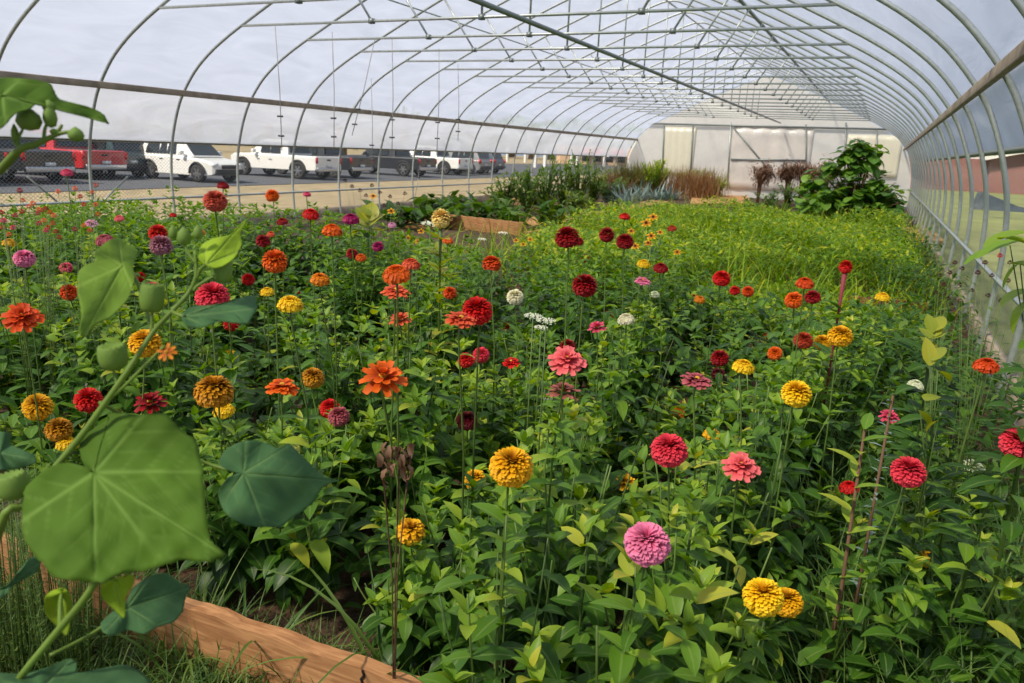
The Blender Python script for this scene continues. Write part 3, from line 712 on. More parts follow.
# low undergrowth in the bed: uncountable small leaves
def leafcarpet(name,region,n,mat,hfun,Lr,lab,cat,seed,wr=.4,shape='lance',up=.4,tone=(.2,.8),nseg=2,clump=None):
    g=random.Random(seed); mb=MB(); k=0; tries=0
    while k<n and tries<n*12:
        tries+=1
        X=g.uniform(region[0],region[1]); Y=region[2]+(region[3]-region[2])*g.random()**1.25; 
        px,py,d=proj((X,Y,.3))
        if not(-60<px<1084) or py>760: continue
        hh=hfun(X,Y)
        if hh<=0: continue
        z=hh*g.random()**.6; az=g.uniform(0,6.28); el=g.uniform(-.2,1.0) if shape!='blade' else g.uniform(.7,1.5)
        dv=Vector((math.cos(az)*math.cos(el),math.sin(az)*math.cos(el),math.sin(el))); L=g.uniform(*Lr)
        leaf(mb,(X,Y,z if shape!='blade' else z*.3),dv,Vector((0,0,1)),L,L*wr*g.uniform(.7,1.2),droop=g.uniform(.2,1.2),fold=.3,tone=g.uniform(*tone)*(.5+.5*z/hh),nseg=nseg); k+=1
    o=build(mb,name,mat); tag(o,lab,cat,kind='stuff'); return o
def hun(X,Y):
    px,py,d=proj((X,Y,.2))
    if d<1.45: return .12
    return min(.42,.16+.1*(d-1.3))
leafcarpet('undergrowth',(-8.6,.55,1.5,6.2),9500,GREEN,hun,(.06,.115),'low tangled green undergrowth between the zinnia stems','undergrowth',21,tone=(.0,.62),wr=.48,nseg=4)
leafcarpet('wall_weeds',(.05,.76,3.0,13),5200,WEED,lambda X,Y:.28+.3*max(0,math.sin(Y*1.7+X*3)),(.04,.09),'tangled low weeds along the foot of the right greenhouse wall','weeds',24,tone=(.1,.9),wr=.4,nseg=3)
# yellow-green field behind
def hfield(X,Y):
    if X<-3.0-.16*(Y-6)+.35*math.sin(Y*2.3): return 0
    if Y<8.4 and X>-1.5: return .10 if Y>7.2 else .16
    return .46+.10*math.sin(X*2.1+Y*.9)+.08*math.sin(X*5+Y*3.1)
leafcarpet('leafy_field_crop',(-4.7,.45,5.9,15.5),46000,LIME,hfield,(.05,.11),'dense yellow-green leafy crop filling the bed behind the flowers','crop',22,wr=.42,tone=(.1,1.0),nseg=2)
def grassblades(name,region,n,hr,mat,lab,seed,cat='grass',W=.006,cond=None,tone=(.2,1)):
    g=random.Random(seed); mb=MB(); k=0; t_=0
    while k<n and t_<n*10:
        t_+=1; X=g.uniform(region[0],region[1]); Y=g.uniform(region[2],region[3])
        px,py,d=proj((X,Y,.05))
        if not(-80<px<1110) or py>800: continue
        if cond and not cond(X,Y,px,py): continue
        az=g.uniform(0,6.28); el=g.uniform(.9,1.5); dv=Vector((math.cos(az)*math.cos(el),math.sin(az)*math.cos(el),math.sin(el)))
        leaf(mb,(X,Y,0),dv,Vector((0,0,1)),g.uniform(*hr),W*g.uniform(.7,1.4),droop=g.uniform(.2,1.4),fold=.3,tone=g.uniform(*tone),nseg=4,shape='blade'); k+=1
    o=build(mb,name,mat); tag(o,lab,cat,kind='stuff'); return o
grassblades('low_grass',(-4.2,-.3,.85,1.36),4200,(.05,.2),GRASS,'short grass and weeds on the ground in front of the bed board',31,W=.005)
grassblades('weedy_grass',(-.5,.75,1.3,3.6),2200,(.15,.45),GRASS,'thin tangled grass growing at the lower right of the bed',32,W=.006,cond=lambda X,Y,px,py:px>800)
grassblades('meadow_grass',(-4.6,.7,6.5,17),5200,(.3,.75),LIME,'thin upright grass stems mixed through the yellow-green crop',33,W=.012)
# ---------------------------------------------------------------- bed boards and mulch
PINE=None
def pine_mat():
    m,nt,b,o=newmat('pine_board'); N=nt.nodes; L=nt.links
    tc=N.new('ShaderNodeTexCoord'); mp=N.new('ShaderNodeMapping'); mp.inputs['Scale'].default_value=(1.2,9,9); L.new(tc.outputs['Object'],mp.inputs[0])
    nz=N.new('ShaderNodeTexNoise'); nz.inputs['Scale'].default_value=5; nz.inputs['Detail'].default_value=6; nz.inputs['Distortion'].default_value=1.5; L.new(mp.outputs[0],nz.inputs['Vector'])
    r=N.new('ShaderNodeValToRGB'); r.color_ramp.elements[0].position=.28; r.color_ramp.elements[1].position=.75
    r.color_ramp.elements[0].color=(.27,.105,.035,1); r.color_ramp.elements[1].color=(.62,.32,.14,1); L.new(nz.outputs['Fac'],r.inputs['Fac']); L.new(r.outputs[0],b.inputs['Base Color']); b.inputs['Roughness'].default_value=.75
    bp=N.new('ShaderNodeBump'); bp.inputs['Strength'].default_value=.3; L.new(nz.outputs['Fac'],bp.inputs['Height']); L.new(bp.outputs[0],b.inputs['Normal']); return m
PINE=pine_mat(); REDW=simple('reddish_board',(.28,.10,.055),.85,noise=.3,nscale=7)
MULCH=simple('wood_chip_mulch',(.50,.26,.10),.95,noise=.45,nscale=14); DARKB=simple('dark_timber',(.10,.055,.035),.9,noise=.3,nscale=6)
def board(name,a,b,h,th,mat,lab,jag=0,crack=False):
    a=Vector((a[0],a[1],0)); b=Vector((b[0],b[1],0)); d=(b-a); L=d.length; d.normalize(); o_=empty if False else None
    g=random.Random(len(lab)); n=60; vs=[];fs=[]
    for i in range(n+1):
        x=L*i/n; zz=h+(.004*math.sin(i*.9)+g.uniform(-jag,jag)*.5 if jag else 0)
        for (y,z) in ((-th/2,-.03),(th/2,-.03),(th/2,zz),(-th/2,zz)): vs.append((x,y,z))
    for i in range(n):
        for k in range(4): fs.append((i*4+k,i*4+(k+1)%4,(i+1)*4+(k+1)%4,(i+1)*4+k))
    fs+=[(3,2,1,0),(n*4,n*4+1,n*4+2,n*4+3)]
    mb=MB(); mb.add(vs,fs); o=build(mb,name,mat,smooth=False); o.location=a; o.rotation_euler=(0,0,math.atan2(d.y,d.x)); tag(o,lab,'board')
    if crack:
        mb=MB(); cx=L*crack; z=h+.001; pts=[(cx+.005*math.sin(i*2.1),-th/2-.0012,h-.012*i) for i in range(11)]
        tube(mb,pts,.0035,5); build(mb,'crack',simple('dark_crack',(.03,.015,.01),.9),o)
    return o
fa=on_ground(-60,515,.17); fb=on_ground(470,700,.17)
board('bed_board',fa,fb,.17,.04,PINE,'orange pine board edging the front of the flower bed at bottom left',.004,crack=.855)
rb0=on_ground(846,312); rb1=on_ground(925,320)
board('bed_board',rb0,rb1,.16,.045,REDW,'reddish board of a raised bed end in front of the yellow-green crop at right',.002)
pb0=on_ground(440,226); pb1=on_ground(523,236)
board('bed_board',pb0,pb1,.22,.05,PINE,'orange board across the far left bed beyond the pale yellow bloom',.002)
board('bed_board',on_ground(526,233),on_ground(665,206),.10,.09,DARKB,'dark timber edging running away beside the mulch at centre')
def patch(pts,name='floor_mulch',z=.045,mat=None):
    P=[on_ground(*p,z) for p in pts]; mb=MB(); mb.add([(q.x,q.y,z) for q in P]+[(q.x,q.y,-.01) for q in P],[tuple(range(len(P)))]+[(i,(i+1)%len(P),(i+1)%len(P)+len(P),i+len(P)) for i in range(len(P))]); o=build(mb,name,mat or MULCH,smooth=False); tag(o,kind='structure')
patch([(528,232),(505,224),(540,214),(620,209),(606,217)])
patch([(612,216),(622,207),(645,199),(668,201),(652,207)])
patch([(690,203),(694,190),(745,190),(752,203)])
patch([(440,226),(400,224),(420,213),(440,216)],)
patch([(500,205),(490,199),(520,197),(530,204)])
patch([(915,242),(895,226),(930,228),(945,240)])
# ---------------------------------------------------------------- generic clumps
def clump(g,mat,n,h,spread,L,wr,tone,shape='lance',el=(.2,1.2),droop=(.2,1.2),nseg=3,top=False,stems=0,smat=None,dense_top=1.0):
    lv=MB(); st=MB(); arms=[]
    for i in range(max(1,stems)):
        az=g.uniform(0,6.28); rr=spread*g.random()**.5; arms.append((Vector((0,0,0)),Vector((math.cos(az)*rr,math.sin(az)*rr,h*g.uniform(.6,1)*(1-.35*rr/max(spread,.01))))))
        if stems: tube(st,[arms[-1][0],arms[-1][1]*.5+Vector((0,0,h*.12)),arms[-1][1]],[.012*h,.008*h,.004*h],5,col=(g.random(),.5,.5))
    for i in range(n):
        a,b=arms[g.randrange(len(arms))]
        if stems: t=g.random()**(1/dense_top); p=a*(1-t)**2+(b*.5+Vector((0,0,h*.12)))*2*t*(1-t)+b*t*t
        else: p=Vector((g.gauss(0,spread*.4),g.gauss(0,spread*.4),0)); t=.5
        az=g.uniform(0,6.28); e=g.uniform(*el); d=Vector((math.cos(az)*math.cos(e),math.sin(az)*math.cos(e),math.sin(e)))
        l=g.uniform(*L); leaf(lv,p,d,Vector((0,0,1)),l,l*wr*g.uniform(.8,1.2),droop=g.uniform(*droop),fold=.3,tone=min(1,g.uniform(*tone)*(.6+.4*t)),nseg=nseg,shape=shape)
    return lv,st
def plant(name,loc,lab,cat,group,mat,smat,**k):
    g=random.Random(int(abs(loc[0]*131+loc[1]*977))+len(lab)); r=empty(name,(loc[0],min(loc[1],26.9),0)); lv,st=clump(g,mat,**k)
    if st.v: build(lv,'foliage',mat,r); build(st,'stem',smat or STEM,r)
    else: build(lv,'foliage',mat,r)
    tag(r,lab,cat,group); return r
gp=random.Random(3)
# broad leaved vegetables in the left bed
for i,(px,py,l) in enumerate([(400,226,'leftmost, beside the brown base board'),(418,221,'second, behind the pale yellow bloom'),(436,224,'just right of the pale yellow bloom'),(452,216,'third row, before the base board'),(468,220,'in the middle of the patch'),(484,214,'behind the orange board'),(500,218,'above the orange board end'),(515,226,'at the right end of the orange board'),(545,224,'with yellowish leaf beside the mulch'),(505,206,'farthest, beside the airy weeds'),(428,212,'touching the base board'),(462,208,'behind, close to the wall'),(560,220,'small, on the mulch')]):
    q=on_ground(px,py+3); plant('vegetable_plant',q,'dark green broad leaved vegetable plant, '+l,'plant','vegetables in the left bed',WEED,STEM,n=60,h=.5,spread=.5,L=(.16,.30),wr=.55,tone=(.1,.8),el=(-.2,1.1),stems=9,nseg=4)
# airy weeds
for i,(px,py,hh,l) in enumerate([(505,212,.9,'left end of the airy weeds'),(528,214,1.1,'before the white posts'),(545,210,1.25,'tallest left of the dark car gap'),(562,208,1.35,'against the straw lawn'),(578,207,1.4,'tallest of the airy weeds'),(592,205,1.2,'right end of the airy weeds'),(535,203,.9,'rear, near the wall'),(608,200,.8,'beside the blue-green plants'),(572,216,.6,'low, in front on the mulch')]):
    q=on_ground(px,py+2); plant('wispy_weed',q,'tall airy green weed, '+l,'weed','airy weeds by the left wall',WEED,STEM,n=620,h=hh*1.2,spread=.6,L=(.08,.19),wr=.34,tone=(.35,1.1),el=(-.2,1.3),stems=16,nseg=2)
for i,(px,py,l) in enumerate([(612,200,'leftmost'),(628,203,'in front, on the mulch edge'),(640,200,'spiky, largest'),(655,197,'below the rusty grass'),(668,197,'right end of the row')]):
    q=on_ground(px,py+2); plant('blue_green_plant',q,'pale blue-green spiky leaved plant, '+l,'plant','blue-green plants at the far bed',BLUEG,STEM,n=60,h=.5,spread=.25,L=(.4,.8),wr=.10,tone=(0,1),shape='blade',el=(.2,1.4),droop=(.1,.7),nseg=3)
for i,(px,py,hh,l) in enumerate([(612,190,.9,'left of the spiky plants'),(628,188,1.1,'before the side curtain end'),(643,188,1.35,'with greenish top by the corner'),(660,188,1.2,'below the cream panel'),(682,194,1.15,'rust red, front'),(696,196,1.2,'rust red, broad one'),(712,193,1.2,'beneath the door post'),(676,187,1.3,'rear, below cream panel edge')]):
    q=on_ground(px,py+2); plant('dry_grass_clump',q,'reddish brown dry grass clump, '+l,'grass','rusty grasses by the end wall',(RUSTG if 'rust' in l or i in (0,) else OLIVEG),STEM,n=420,h=.9,spread=.7,L=(hh*.55,hh),wr=.028,tone=(.2,1),shape='blade',el=(1.0,1.55),droop=(.1,.6),nseg=3)
for i,(px,py,hh,l) in enumerate([(652,192,1.5,'behind the rusty grasses'),(668,190,1.4,'in front of the cream panel'),(705,190,1.15,'right of the rusty grasses'),(718,190,1.1,'beside the door post'),(730,192,.9,'before the door')]):
    q=on_ground(px,py+2); plant('wispy_weed',q,'feathery yellow-green weed near the end wall, '+l,'weed','feathery weeds by the end wall',LIME,STEM,n=650,h=hh*1.05,spread=.55,L=(.10,.2),wr=.3,tone=(.4,1),el=(0,1.4),stems=14,nseg=2,dense_top=1.4)
# dry umbel topped plants
for i,(px,py,top,l) in enumerate([(757,205,166,'standing alone before the door'),(785,205,163,'left of the diagonal brace foot'),(799,203,164,'with a red flower behind'),(813,205,167,'touching the big shrub'),(824,203,163,'partly behind the big shrub')]):
    q=on_ground(px,py); h=EYE+ray(px,top).z*(q.y/ray(px,top).y); g=random.Random(i); r=empty('dry_fennel_plant',(q.x,q.y,0)); st=MB(); hd=MB()
    for k in range(9):
        az=g.uniform(0,6.28); rr=g.uniform(.05,.38); t=Vector((math.cos(az)*rr,math.sin(az)*rr,h*g.uniform(.82,1))); tube(st,[(0,0,0),(t.x*.25,t.y*.25,h*.55),t],[.04,.025,.008],5)
        for m in range(130):
            a2=g.uniform(0,6.28); e=g.uniform(-.6,1.3); d=Vector((math.cos(a2)*math.cos(e),math.sin(a2)*math.cos(e),math.sin(e))); leaf(hd,t+Vector((g.gauss(0,.09),g.gauss(0,.09),g.gauss(-.12,.12))),d,Vector((0,0,1)),g.uniform(.10,.22),.035,tone=g.random(),nseg=1,shape='blade')
    build(st,'stem',BROWNSTEM,r); build(hd,'seed_head',UMBEL,r); tag(r,'tall brown dried plant with feathery seed heads, '+l,'plant','dried feathery plants')
for i,(px,py,hh,l) in enumerate([(748,214,.55,'small and dark, left of the dried plants'),(768,210,.8,'under the lone dried plant'),(788,208,1.0,'under the dried plants'),(805,212,1.0,'left of the big shrub'),(776,220,.6,'in front, at the crop edge'),(735,222,.35,'low, at the left crop edge')]):
    q=on_ground(px,py); plant('bushy_weed',q,'bushy mid green plant, '+l,'plant','bushy plants beyond the crop',WEED,STEM,n=330,h=hh,spread=.45,L=(.07,.15),wr=.4,tone=(.2,.9),el=(-.2,1.2),stems=14,nseg=2)
# big shrub
q=on_ground(853,222); g=random.Random(77); r=empty('big_shrub',(q.x,q.y,0)); lv=MB(); st=MB(); sc_=q.y/ray(853,140).y
def px2(px,py,dy=0): v=on_plane_y(px,py,q.y+dy); return Vector((v.x-q.x,dy,v.z))
tips=[(858,137),(872,143),(846,146),(865,142),(848,150),(875,152),(860,160),(832,158),(884,168),(845,170),(818,167),(806,176),(895,182),(870,178),(855,184),(835,182),(900,196),(885,192),(815,190),(800,196),(845,198),(868,200),(890,206),(825,204),(808,210),(858,212),(880,215),(838,214)]
for i,(x,y) in enumerate(tips):
    for rep_ in range(3):
        t=px2(x+g.uniform(-4,4)*rep_,y+g.uniform(-3,5)*rep_,g.uniform(-.7,.7)*(1 if y>165 else .3)); m=Vector((t.x*.45,t.y*.4,t.z*.55))
        tube(st,[(0,0,0),m,t],[.018,.012,.006],5)
        for k in range(19 if y>160 else 8):
            a=g.uniform(0,6.28); e=g.uniform(-.5,.5); d=Vector((math.cos(a)*math.cos(e),math.sin(a)*math.cos(e),math.sin(e))); tt=g.uniform(.45,1) if y>165 else g.uniform(.6,1); p=m*(1-tt)+t*tt; p.z=max(.1,p.z-(g.uniform(0,.5) if y>165 else 0)); L=g.uniform(.20,.36)
            leaf(lv,p+d*.05,d,Vector((0,0,1)),L,L*.75,droop=g.uniform(.3,1),fold=.15,tone=g.uniform(.15,1),nseg=4,shape='round')
build(lv,'foliage',BIGLEAF,r); build(st,'branch',BROWNSTEM,r); tag(r,'large dark green shrub with broad leaves standing by the right side of the end wall','shrub')
# ---------------------------------------------------------------- small flowers
BUT={'red':simple('button_red',(.55,.02,.03),.7),'pink':simple('button_pink',(.62,.06,.14),.7),'orange':simple('button_orange',(.75,.18,.05),.7),'dark':simple('button_dark',(.09,.02,.02),.8)}
def button_geo():
    mb=MB(); g=random.Random(4)
    for i in range(60):
        s=(i+.5)/60; ph=2.2*s**.6; az=i*2.4; d=Vector((math.sin(ph)*math.cos(az),math.sin(ph)*math.sin(az),math.cos(ph)*.9)); petal_geo(mb,d*.25,d,Vector((0,0,1)) if abs(d.z)<.9 else Vector((1,0,0)),.27,.16,.2,g,nseg=2)
    return mb
BGEO=button_geo(); BM_={k:BGEO.mesh('button_bloom',m) for k,m in BUT.items()}
def button_plant(rootpx,d0,heads,lab,size=.022,hf=.8,group=None,zmax=1.2):
    G=at(rootpx[0],rootpx[1],d0); r=empty('button_flower_plant',(G.x,G.y,0)); g=random.Random(int(rootpx[0])*7+3); st=MB(); lv=MB()
    for (x,y,c) in heads:
        d=d0+g.uniform(-.15,.15); P=at(x,y,d); t=Vector((P.x-G.x,P.y-G.y,P.z)); m=Vector((t.x*.35,t.y*.35,t.z*.5)); tube(st,[(0,0,.0),m,t],[.0016,.0012,.0009],4,col=(.6,.5,.5))
        o=link('button_bloom',BM_[c],r,t); o.scale=(size,size,size); o.rotation_euler=(g.uniform(-.3,.3),g.uniform(-.3,.3),0)
        for k in range(6):
            tt=g.uniform(.2,.85); p=m*(2*tt*(1-tt))+t*tt*tt; a=g.uniform(0,6.28); leaf(lv,p,Vector((math.cos(a),math.sin(a),.5)),Vector((0,0,1)),g.uniform(.03,.055),.013,tone=g.uniform(.3,.9),nseg=3)
    build(st,'stem',STEM,r); build(lv,'foliage',WEED,r); tag(r,lab,'flower',group); return r
grp='button flower plants'
button_plant((12,262),2.9,[(1,212,'red'),(3,220,'pink'),(20,190,'red'),(23,200,'orange'),(22,211,'red'),(15,215,'pink'),(3,227,'red'),(13,227,'pink'),(9,234,'orange'),(4,220,'red')],'spindly plant of tiny red button flowers at the far left edge',group=grp)
button_plant((38,262),3.0,[(33,203,'orange'),(29,206,'orange'),(39,209,'orange'),(42,210,'red'),(46,208,'red'),(38,213,'pink'),(50,212,'orange'),(44,220,'orange'),(54,215,'orange'),(39,223,'pink'),(48,227,'red'),(46,230,'pink'),(53,223,'orange')],'tangle of orange and red button flowers left of the hot pink tall bloom',group=grp)
button_plant((70,262),3.0,[(58,191,'orange'),(75,188,'orange'),(80,196,'red'),(84,204,'red'),(96,185,'orange'),(92,192,'orange'),(96,204,'orange'),(98,214,'orange'),(84,225,'orange'),(90,230,'orange'),(75,229,'pink'),(56,231,'red'),(59,237,'red')],'button flowers in orange around the nearest left hoop leg',group=grp)
button_plant((995,330),2.5,[(972,258,'dark'),(985,262,'dark'),(1000,255,'red'),(1010,262,'dark'),(962,268,'dark'),(978,272,'dark'),(992,275,'dark'),(1008,280,'dark'),(960,284,'dark'),(972,290,'dark'),(1015,292,'dark'),(988,295,'dark'),(1001,300,'dark')],'plant with many tiny dark seed buttons at the right edge before the wall',size=.018,group=grp)
button_plant((950,335),2.6,[(940,275,'dark'),(950,272,'dark'),(944,284,'dark'),(955,262,'dark'),(936,292,'dark'),(948,298,'dark'),(960,300,'dark')],'sparse dark seed buttons just left of the right edge plant',size=.018,group=grp)
button_plant((370,230),5.0,[(345,180,'dark'),(352,186,'dark'),(360,190,'dark'),(366,195,'dark'),(380,192,'dark'),(390,196,'dark'),(372,185,'dark'),(398,203,'dark'),(384,205,'dark'),(405,193,'dark')],'sprays of dark seed heads against the straw lawn left of centre',size=.03,group=grp)
YP=petal('petals_cone_yellow',(.90,.50,.01),(.55,.16,.01)); CONE=FORM['S'][0].mesh('petals',YP)
def cone_plant(i,x,y,w_,lab,d=None,z=None):
    d=.058*FPX/w_; P=at(x,y,d); r=empty('coneflower_plant',(P.x,P.y,0)); g=random.Random(i+50)
    h=link('flower_head',CONE,r,(0,0,P.z)); s=.062; h.scale=(s,s,s*1.2); h.rotation_euler=((Vector((-P.x,-P.y,0)).normalized()*.9+Vector((0,0,1))).to_track_quat('Z','Y').to_euler()); link('flower_centre',DISCDM,h)
    st=MB(); tube(st,[(0,0,0),(g.uniform(-.02,.02),0,P.z*.5),(0,0,P.z)],[.004,.003,.002],5,col=(.6,.5,.5)); build(st,'stem',STEM,r)
    lv=MB()
    for k in range(26):
        a=g.uniform(0,6.28); z_=P.z*g.uniform(.1,.86); leaf(lv,(0,0,z_),Vector((math.cos(a),math.sin(a),g.uniform(.1,.9))),Vector((0,0,1)),g.uniform(.06,.12),.03,tone=g.uniform(.2,.9),nseg=3)
    build(lv,'foliage',WEED,r); tag(r,'yellow coneflower with dark centre, '+lab,'flower','yellow coneflowers')
for i,(x,y,w_,l) in enumerate([(653,217,10,'uppermost, in front of the yellow-green crop'),(646,223,11,'left and just below the uppermost one'),(651,236,10,'right of the dark red pair'),(648,243,9,'lower, right of the dark red pair'),(635,246,9,'lowest beside the dark red pair'),(631,231,8,'above the right bloom of the dark red pair'),(677,252,8,'lone orange-ish one above the small dark red'),(660,232,7,'faint, right of the others'),(373,196,8,'raised before the straw lawn'),(408,238,8,'below the white lace at left centre'),(391,211,8,'before the left base board'),(418,241,7,'small, right of its twin at left centre'),(421,231,7,'beneath the pale yellow crest'),(516,240,6,'leftmost of the orange dots at centre'),(523,244,6,'middle of the orange dots at centre'),(530,239,6,'rightmost of the orange dots at centre'),(694,295,8,'low in front of the field'),(664,350,9,'hidden in leaves right of the brownish cluster'),(210,506,9,'under the second heart leaf edge'),(212,534,9,'just above the large heart leaf tip'),(221,525,8,'just right of the large heart leaf edge')]): cone_plant(i,x,y,w_,l)
# lacy white heads
LACE=simple('lace_white',(.72,.76,.58),.8); g=random.Random(8)
def lace_mesh():
    mb=MB()
    for k in range(150):
        a=g.uniform(0,6.28); rr=.5*g.random()**.5; z=.25*(1-rr*rr*2)+g.uniform(-.1,.06); q_=g.uniform(.02,.05); p=Vector((rr*math.cos(a),rr*math.sin(a),z)); mb.add([p+Vector((q_,0,0)),p+Vector((0,q_,0)),p-Vector((q_,0,0)),p-Vector((0,q_,0)),p+Vector((0,0,q_))],[(0,1,4),(1,2,4),(2,3,4),(3,0,4)])
    return mb.mesh('lacy_head',LACE)
LM=lace_mesh()
for (x,y,w_,D,l) in [(533,318,18,.06,'left of the browning hot pink cluster'),(546,323,20,.06,'lower right part of the lacy group'),(541,329,14,.05,'lowest of the lacy group'),(430,226,18,.09,'beside the pale yellow crest'),(482,240,9,.06,'small, at the far brown soil'),(503,234,10,.07,'small, right of its twin at the far soil'),(548,400,10,.04,'dim, among leaves under the salmon bloom')]:
    d=D*FPX/w_; P=at(x,y,d); r=empty('lace_flower_plant',(P.x,P.y,0)); h=link('lacy_head',LM,r,(0,0,P.z)); h.scale=(D,D,D); st=MB(); tube(st,[(0,0,0),(0,0,P.z)],[.003,.002],5); build(st,'stem',STEM,r); tag(r,'lacy white flower head, '+l,'flower','lacy white flowers')
# celosias
CREST=dome_geo(200,N=260,H=.5,amax=125,ruffle=.5)
for (x,y,w_,D,c,hs,l) in [(441,214,22,.10,'pale yellow',1.0,'pale yellow crested bloom before the vegetable bed'),(846,264,14,.055,'scarlet',1.1,'scarlet crested bloom on a stout reddish stem before the right field'),(70,440,2,.001,'scarlet',1,'')][:2]:
    d=D*FPX/w_; P=at(x,y,d); r=empty('celosia_plant',(P.x,P.y,0)); h=link('crest',CREST.mesh('crest',PM[c]),r,(0,0,P.z-D*.3)); h.scale=(D,D*.8,D*hs); st=MB(); tube(st,[(0,0,0),(0,0,P.z*.8),(0,0,P.z-D*.3)],[.004,.005,.011],6); build(st,'stem',PM['dusty rose'] if c=='scarlet' else STEM,r)
    lv=MB()
    for k in range(30):
        a=g.uniform(0,6.28); leaf(lv,(0,0,P.z*g.uniform(.3,.9)),Vector((math.cos(a),math.sin(a),g.uniform(.1,.9))),Vector((0,0,1)),g.uniform(.07,.14),.045,tone=g.uniform(.2,1),nseg=3)
    build(lv,'foliage',YELLOWLEAF if c=='pale yellow' else GREEN,r); tag(r,l,'flower')
# ---------------------------------------------------------------- right edge plants, yellowing plants, grasses, herbs
def bigleaves(name,loc,items,mat,lab,cat='plant',stem=STEM):
    """items: (leaf base pixel, tip pixel, depth, width)"""
    r=empty(name,loc); lv=MB(); st=MB(); loc=Vector(loc)
    for (x0,y0,x1,y1,d,wd) in items:
        a=at(x0,y0,d)-loc; b=at(x1,y1,d+.03)-loc; dv=b-a; leaf(lv,a,dv+Vector((0,0,.25*dv.length)),Vector((0,0,1)),dv.length*1.05,wd,droop=.5,fold=.2,tone=.5+.4*random.random(),nseg=6,shape='lance' if mat is YELLOWLEAF else 'round')
        tube(st,[(0,0,0),Vector((a.x*.15,a.y*.15,a.z*.75)),a],[.0025,.002,.0012],5,col=(.3,.5,.5))
    gg=random.Random(len(lab)); zt=min(EYE+ray(x0,y0).z*d for (x0,y0,x1,y1,d,wd) in items)
    lo_=MB()
    for k in range(46):
        a=gg.uniform(0,6.28); rr=gg.uniform(.0,.06); leaf(lo_,(rr*math.cos(a),rr*math.sin(a),zt*gg.uniform(.05,1)),Vector((math.cos(a),math.sin(a),gg.uniform(.1,1))),Vector((0,0,1)),gg.uniform(.06,.12),.045,droop=.7,tone=gg.uniform(0,.45),nseg=4)
    build(lo_,'lower_foliage',GREEN,r); build(lv,'foliage',mat,r); build(st,'stem',stem,r); tag(r,lab,cat); return r
e=at(1035,420,1.7)
bigleaves('climbing_plant',(e.x,e.y,0),[(1030,232,985,245,1.6,.08),(1025,240,978,256,1.65,.07),(1040,250,1000,235,1.6,.09),(1020,262,1000,285,1.7,.07),(1030,290,1000,305,1.7,.08),(1030,300,1008,330,1.7,.08),(1010,245,965,262,1.7,.05),(1035,270,1012,262,1.65,.08)],BIGLEAF and LIME,'bright green broad leaved plant entering at the right edge before the wall')
e=at(935,345,2.2)
bigleaves('yellowing_plant',(e.x,e.y,0),[(932,332,929,312,2.2,.04),(935,330,943,314,2.2,.045),(933,338,947,328,2.2,.04),(930,338,920,326,2.15,.04),(934,336,936,320,2.2,.04),(936,345,925,350,2.15,.05),(934,350,922,335,2.2,.05)],YELLOWLEAF,'plant with yellow leaves right of the lone yellow bloom')
e=at(385,210,5.2)
bigleaves('yellowing_plant',(at(368,240,5).x,at(368,240,5).y,0),[(368,222,358,205,5,.14),(370,220,372,200,5,.12),(370,225,384,212,5,.15),(368,226,356,218,5,.15),(372,228,384,232,5,.16),(366,230,352,234,5,.16),(370,215,365,203,5,.12)],YELLOWLEAF,'yellow-green leafy plant right of the magenta bloom')
e=at(945,385,2.0)
bigleaves('yellowing_plant',(e.x,e.y,0),[(930,365,928,335,2.0,.04),(932,360,945,345,2.0,.04),(938,370,950,380,2.0,.04),(925,400,940,395,1.95,.04),(920,410,930,425,1.95,.035),(938,420,925,430,1.95,.035)],YELLOWLEAF,'yellow-green upright leaves right of the greenish white bloom')
def grass_clump(px,py,d,n,hr,W,lab,seed,lean=(0,0),tone=(.2,.9)):
    P=at(px,py,d); g=random.Random(seed); r=MB()
    for k in range(n):
        az=g.uniform(0,6.28); e=g.uniform(.8,1.5); dv=Vector((math.cos(az)*math.cos(e)+lean[0],math.sin(az)*math.cos(e)+lean[1],math.sin(e))); leaf(r,(g.gauss(0,.03),g.gauss(0,.03),0),dv,Vector((0,0,1)),g.uniform(*hr),W*g.uniform(.6,1.3),droop=g.uniform(.4,2.2),fold=.35,tone=g.uniform(*tone),nseg=8,shape='blade')
    o=build(r,'grass_clump',GRASS,loc=(P.x,P.y,0)); tag(o,lab,'grass','clumps of long grass'); return o
def gq(px,py): v=on_ground(px,py); return v
for (px,py,n,hr,W,l,s) in [(262,668,9,(.2,.42),.013,'arching broad grass blades over the front board at its middle',1),(398,700,8,(.35,.6),.014,'broad grass blades curving right at the bottom beside the board end',2),(196,672,20,(.18,.40),.010,'thin grass clump left of the board by the bluish leaf',3),(985,640,34,(.45,.85),.010,'tall upright grass clump at the lower right edge',4),(1020,690,30,(.45,.8),.011,'tall grass cut by the bottom right corner',5),(930,600,20,(.3,.55),.007,'thin grass behind the small gold bloom at lower right',6),(830,690,22,(.25,.5),.006,'fine grass beside the reddish stemmed weed at bottom right',7),(1000,520,26,(.4,.7),.008,'grass under the ragged white bloom at right',8)]:
    v=gq(px,py); d=proj(v)[2]; q_=proj(v); grass_clump(px,py,d,n,hr,W,l,s)
